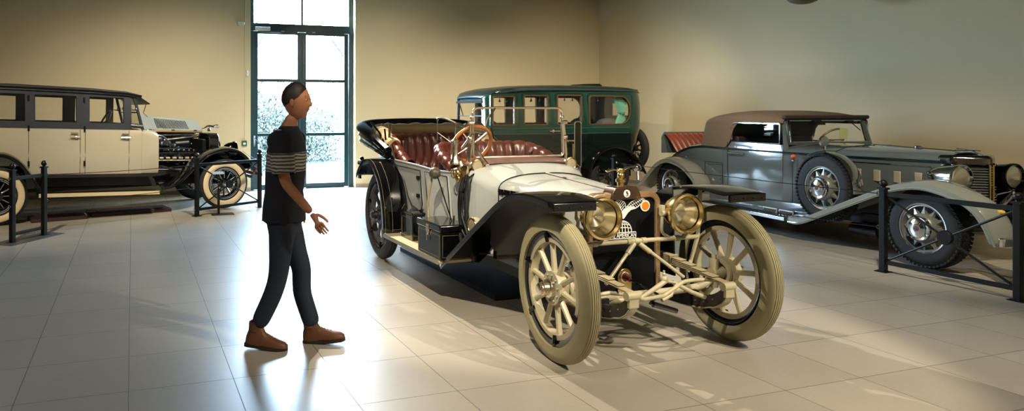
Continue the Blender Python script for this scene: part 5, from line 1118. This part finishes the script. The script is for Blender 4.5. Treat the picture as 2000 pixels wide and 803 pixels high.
for i in range(15):
    row = []
    for k in range(48):
        a = 2*PI*k/48; fr = (1-math.cos(a))/2; tm = PI*(.27+.10*math.sin(fr*PI)+.33*fr**1.4); t = i/14
        p = headpt(tm*t, a); row.append(HC+(p-HC)*(1.012+.10*(1-t**3)*(.75+.25*math.sin(a*7+i*1.3)*.4)))
    rows.append(row)
MB().grid(rows, cv=True).build('hair', hair, Pz, sm=80)
# T-shirt and jeans follow the body
TS_ = [(.0, 0, .86, .145, .178), (.0, 0, .95, .14, .175), (0, 0, 1.06, .125, .16), (.012, 0, 1.20, .132, .172), (.02, 0, 1.33, .128, .19), (.026, 0, 1.42, .10, .185), (.03, 0, 1.475, .075, .11), (.036, 0, 1.50, .058, .062)]
rows = [[(x+rx*math.cos(2*PI*k/36), y+ry*math.sin(2*PI*k/36), z+.006*math.sin(k*1.3+z*20)*(1 if z < 1.4 else 0)) for k in range(36)] for x, y, z, rx, ry in TS_]
def shirt_mat():
    m = mat('navy_shirt_striped', (20, 22, 34), .85, nz=.15, sc=30); n = m.node_tree; b = n.nodes['Principled BSDF']; old = b.inputs['Base Color'].links[0].from_socket
    sx = n.nodes.new('ShaderNodeSeparateXYZ'); n.links.new(n.nodes['Texture Coordinate'].outputs['Object'], sx.inputs[0])
    a = n.nodes.new('ShaderNodeMath'); a.operation = 'GREATER_THAN'; a.inputs[1].default_value = 1.20; c2 = n.nodes.new('ShaderNodeMath'); c2.operation = 'LESS_THAN'; c2.inputs[1].default_value = 1.33
    mu = n.nodes.new('ShaderNodeMath'); mu.operation = 'MULTIPLY'; n.links.new(sx.outputs['Z'], a.inputs[0]); n.links.new(sx.outputs['Z'], c2.inputs[0]); n.links.new(a.outputs[0], mu.inputs[0]); n.links.new(c2.outputs[0], mu.inputs[1])
    wv = n.nodes.new('ShaderNodeTexWave'); wv.bands_direction = 'Z'; wv.inputs['Scale'].default_value = 14; wv.inputs['Distortion'].default_value = 2.5; n.links.new(n.nodes['Texture Coordinate'].outputs['Object'], wv.inputs['Vector'])
    m3 = n.nodes.new('ShaderNodeMath'); m3.operation = 'MULTIPLY'; n.links.new(mu.outputs[0], m3.inputs[0]); n.links.new(wv.outputs['Fac'], m3.inputs[1])
    mx = n.nodes.new('ShaderNodeMix'); mx.data_type = 'RGBA'; n.links.new(m3.outputs[0], mx.inputs[0]); n.links.new(old, mx.inputs[6]); mx.inputs[7].default_value = lin((178, 172, 164))+(1,); n.links.new(mx.outputs[2], b.inputs['Base Color']); return m
shm = shirt_mat()
sh_ = MB().grid(rows, cv=True).build('t_shirt', shm, Pz, sm=80, solid=.006)
def sleeve(a, b, r0, r1, nm, m):
    A_, B_ = Vector(a), Vector(b); pts = [A_.lerp(B_, i/6) for i in range(7)]; mb = MB(); t = (B_-A_).normalized(); u = t.orthogonal().normalized(); v = t.cross(u)
    rows = [[p+(u*math.cos(2*PI*k/18)+v*math.sin(2*PI*k/18))*((r0+(r1-r0)*i/6)*(1+.03*math.sin(k*2+i*1.7))) for k in range(18)] for i, p in enumerate(pts)]
    return mb.grid(rows, cv=True).build(nm, m, Pz, sm=80, solid=.006)
sleeve((.012, .175, 1.405), (-.035, .218, 1.19), .082, .074, 'sleeve', shm); sleeve((.028, -.175, 1.405), (.062, -.218, 1.19), .082, .074, 'sleeve', shm)
for s in (-1, 1): MB().sph((.02, s*.165, 1.402), (.088, .078, .078), 14).build('shoulder_cloth', shm, Pz, sm=80)
JV = [(0, 0, .94, .12, .145), (.0, 0, .88, .115, .14)]; JE = [(0, 1)]
for s, kn_, an in ((1, ((.105, .09, .50), (.095, .09, .36)), (.182, .09, .105)), (-1, ((-.01, -.09, .50), (-.05, -.09, .37)), (-.165, -.09, .135))):
    k = len(JV); JV += [(.01, s*.088, .80, .098), (.05 if s > 0 else 0, s*.09, .65, .085), kn_[0]+(.072,), kn_[1]+(.07,), an+(.064,)]; JE += [(1, k), (k, k+1), (k+1, k+2), (k+2, k+3), (k+3, k+4)]
skinned('jeans', JV, JE, jeans, Pz)
MB().lathe([(.138, .93), (.142, .93), (.142, .97), (.138, .97)], (0, 0, 0), 'z', 32, True).build('belt', mat('dark_belt', (30, 22, 18), .5), Pz)
def hand(w, fwd, side, nm):
    """palm with four fingers and a thumb, hanging along fwd"""
    w = Vector(w); f = Vector(fwd).normalized(); n_ = Vector((0, side, 0)); n_ = (n_-f*n_.dot(f)).normalized(); t = f.cross(n_).normalized()
    if t.x < 0: t = -t
    V2, E2 = [tuple(w)+(.024, .02), tuple(w+f*.05)+(.034, .017), tuple(w+f*.085)+(.034, .015)], [(0, 1), (1, 2)]
    for k, L_ in enumerate((.072, .08, .075, .058)):
        p = w+f*.088+t*(.026-.0175*k); b0 = len(V2)
        for j, (q, cv_) in enumerate(((.0, 0), (.4, .004), (.72, .014), (1, .028))): V2.append(tuple(p+f*L_*q-n_*cv_)+(.0108-.0014*j,)*2)
        E2 += [(2, b0), (b0, b0+1), (b0+1, b0+2), (b0+2, b0+3)]
    b0 = len(V2); p = w+f*.025+t*.028
    for j, (q, tt) in enumerate(((0, 0), (.035, .02), (.062, .028), (.085, .03))): V2.append(tuple(p+f*q+t*tt-n_*.006*j)+(.0132-.0014*j,)*2)
    E2 += [(1, b0), (b0, b0+1), (b0+1, b0+2), (b0+2, b0+3)]
    return skinned(nm, V2, E2, skin, Pz, 2)
hand((.015, .24, .905), (.12, 0, -1), 1, 'hand'); hand((.25, -.232, .945), (.55, 0, -.85), -1, 'hand')
def boot_(p, yaw, pitch):
    R4 = Matrix.Translation(p) @ Matrix.Rotation(yaw, 4, 'Z') @ Matrix.Rotation(pitch, 4, 'Y'); mb = MB(); mb.M = R4; rows = []
    for x, hw, h in ((-.075, .028, .08), (-.06, .038, .13), (-.03, .043, .17), (.02, .044, .16), (.05, .043, .105), (.10, .047, .085), (.15, .047, .07), (.19, .038, .06), (.212, .018, .045)):
        rows.append([(x, hw*math.cos(a), .022+max(0, math.sin(a))**.8*(h-.022) if math.sin(a) > 0 else .022) for a in [2*PI*k/20 for k in range(20)]])
    o = mb.loft(rows).build('boot', boot, Pz, sm=70)
    sb = MB(); sb.M = R4; sb.prism([(-.08, -.03), (-.06, -.042), (.0, -.04), (.09, -.05), (.15, -.05), (.2, -.036), (.218, 0), (.2, .036), (.15, .05), (.09, .05), (0, .04), (-.06, .042), (-.08, .03)], 0, .026, 'z').build('sole', mat('dark_sole', (40, 28, 22), .8), o)
    lb = MB(); lb.M = R4
    for k in range(5): hx = ip(.035+.022*k, [(.02, .16), (.05, .107), (.10, .087), (.15, .07)]); lb.tube([(.03+.022*k, -.03, hx*.78), (.036+.022*k, 0, hx+.002), (.03+.022*k, .03, hx*.78)], .0035, 5)
    lb.build('lace', mat('tan_lace', (150, 110, 76), .7), o)
    sl_ = MB(); sl_.M = R4; sl_.lathe([(.042, .11), (.044, .165)], (-.022, 0, 0), 'z', 18).lathe([(.044, .165), (.036, .17), (.034, .12)], (-.022, 0, 0), 'z', 18).build('boot_shaft', boot, o, solid=.005)
boot_((.195, .09, 0), 0, -.12); boot_((-.165, -.09, .012), 0, .10)

# ================================================================ outside the door
lawn = mat('lawn', (44, 66, 40), .9, nz=.3, sc=4)
struct(MB().box((4, 34, -.06), (50, 39.5, .05)).build('ground', lawn))
leafm = mat('leaf_green', (17, 31, 15), .6, nz=.5, sc=3); bark = mat('bark', (26, 24, 22), .9, nz=.3)
def shrub(loc, r, h, n, label, seed, trunk=None, cat='bush'):
    random.seed(seed); t = thing('garden_tree' if trunk else 'garden_bush', label, cat, loc)
    bk = MB()
    if trunk:
        for a, b, q in trunk: bk.tube(crv([a, (Vector(a)+Vector(b))/2+Vector((.08, 0, .06)), b], 4), [q*(1-.06*i) for i in range(9)], 7)
    else:
        for k in range(6): bk.tube([(0, 0, 0), (random.uniform(-.4, .4)*r, random.uniform(-.4, .4)*r, h*.7)], [.03, .01], 6)
    bk.build('trunk' if trunk else 'stem', bark, t)
    m = MB()
    cl = [(random.uniform(-r, r)*.85, random.uniform(-r, r)*.6, h*(.05+.95*random.random())) for _ in range(max(10, n//40))]
    for k in range(n):
        cx, cy, cz = random.choice(cl); p = Vector((cx+random.gauss(0, .22), cy+random.gauss(0, .22), max(.04, cz+random.gauss(0, .2)))); u = Vector((random.gauss(0, 1), random.gauss(0, 1), random.gauss(0, 1))).normalized(); v = u.orthogonal().normalized(); s = random.uniform(.025, .065)
        m.add([p-u*s, p+v*s*.5, p+u*s, p-v*s*.5], [(0, 1, 2, 3)])
    o = m.build('foliage', leafm, t, sm=0); o['kind'] = 'stuff'
shrub((3.5, 18.6, -.03), 1.0, 2.2, 8000, 'dense bush outside the left leaf of the glass door', 3)
shrub((5.2, 21.4, -.03), 1.0, 1.8, 8000, 'low bush outside the right leaf of the glass door', 4)
shrub((6.2, 18.2, -.03), .7, 5.2, 2200, 'slender tree with bare branches outside the right door leaf', 5, [((.2, 0, 0), (.25, 0, 5.5), .05), ((.22, 0, 2.2), (-.9, .2, 3.0), .022), ((.24, 0, 3.0), (-.5, .1, 4.1), .02), ((.22, 0, 1.5), (-1.1, .1, 2.4), .02)], 'tree')
shrub((3.6, 27.0, -.03), 1.9, 6.4, 9000, 'tall leafy tree farther outside, behind the left door leaf', 6, [((0, 0, 0), (.1, 0, 5.5), .12), ((.05, 0, 2.5), (1.2, 0, 4.5), .06)], 'tree')
shrub((8.9, 27.5, -.03), 2.0, 6.2, 9000, 'tall leafy tree farther outside, behind the right door leaf', 8, [((0, 0, 0), (.1, 0, 5.5), .12), ((.05, 0, 2.5), (-1.2, 0, 4.5), .06)], 'tree')

# the first-built wheels were only patterns for the copies on the cars
for p in list(WH.values()):
    for ch in list(p.children): bpy.data.objects.remove(ch)
    bpy.data.objects.remove(p)
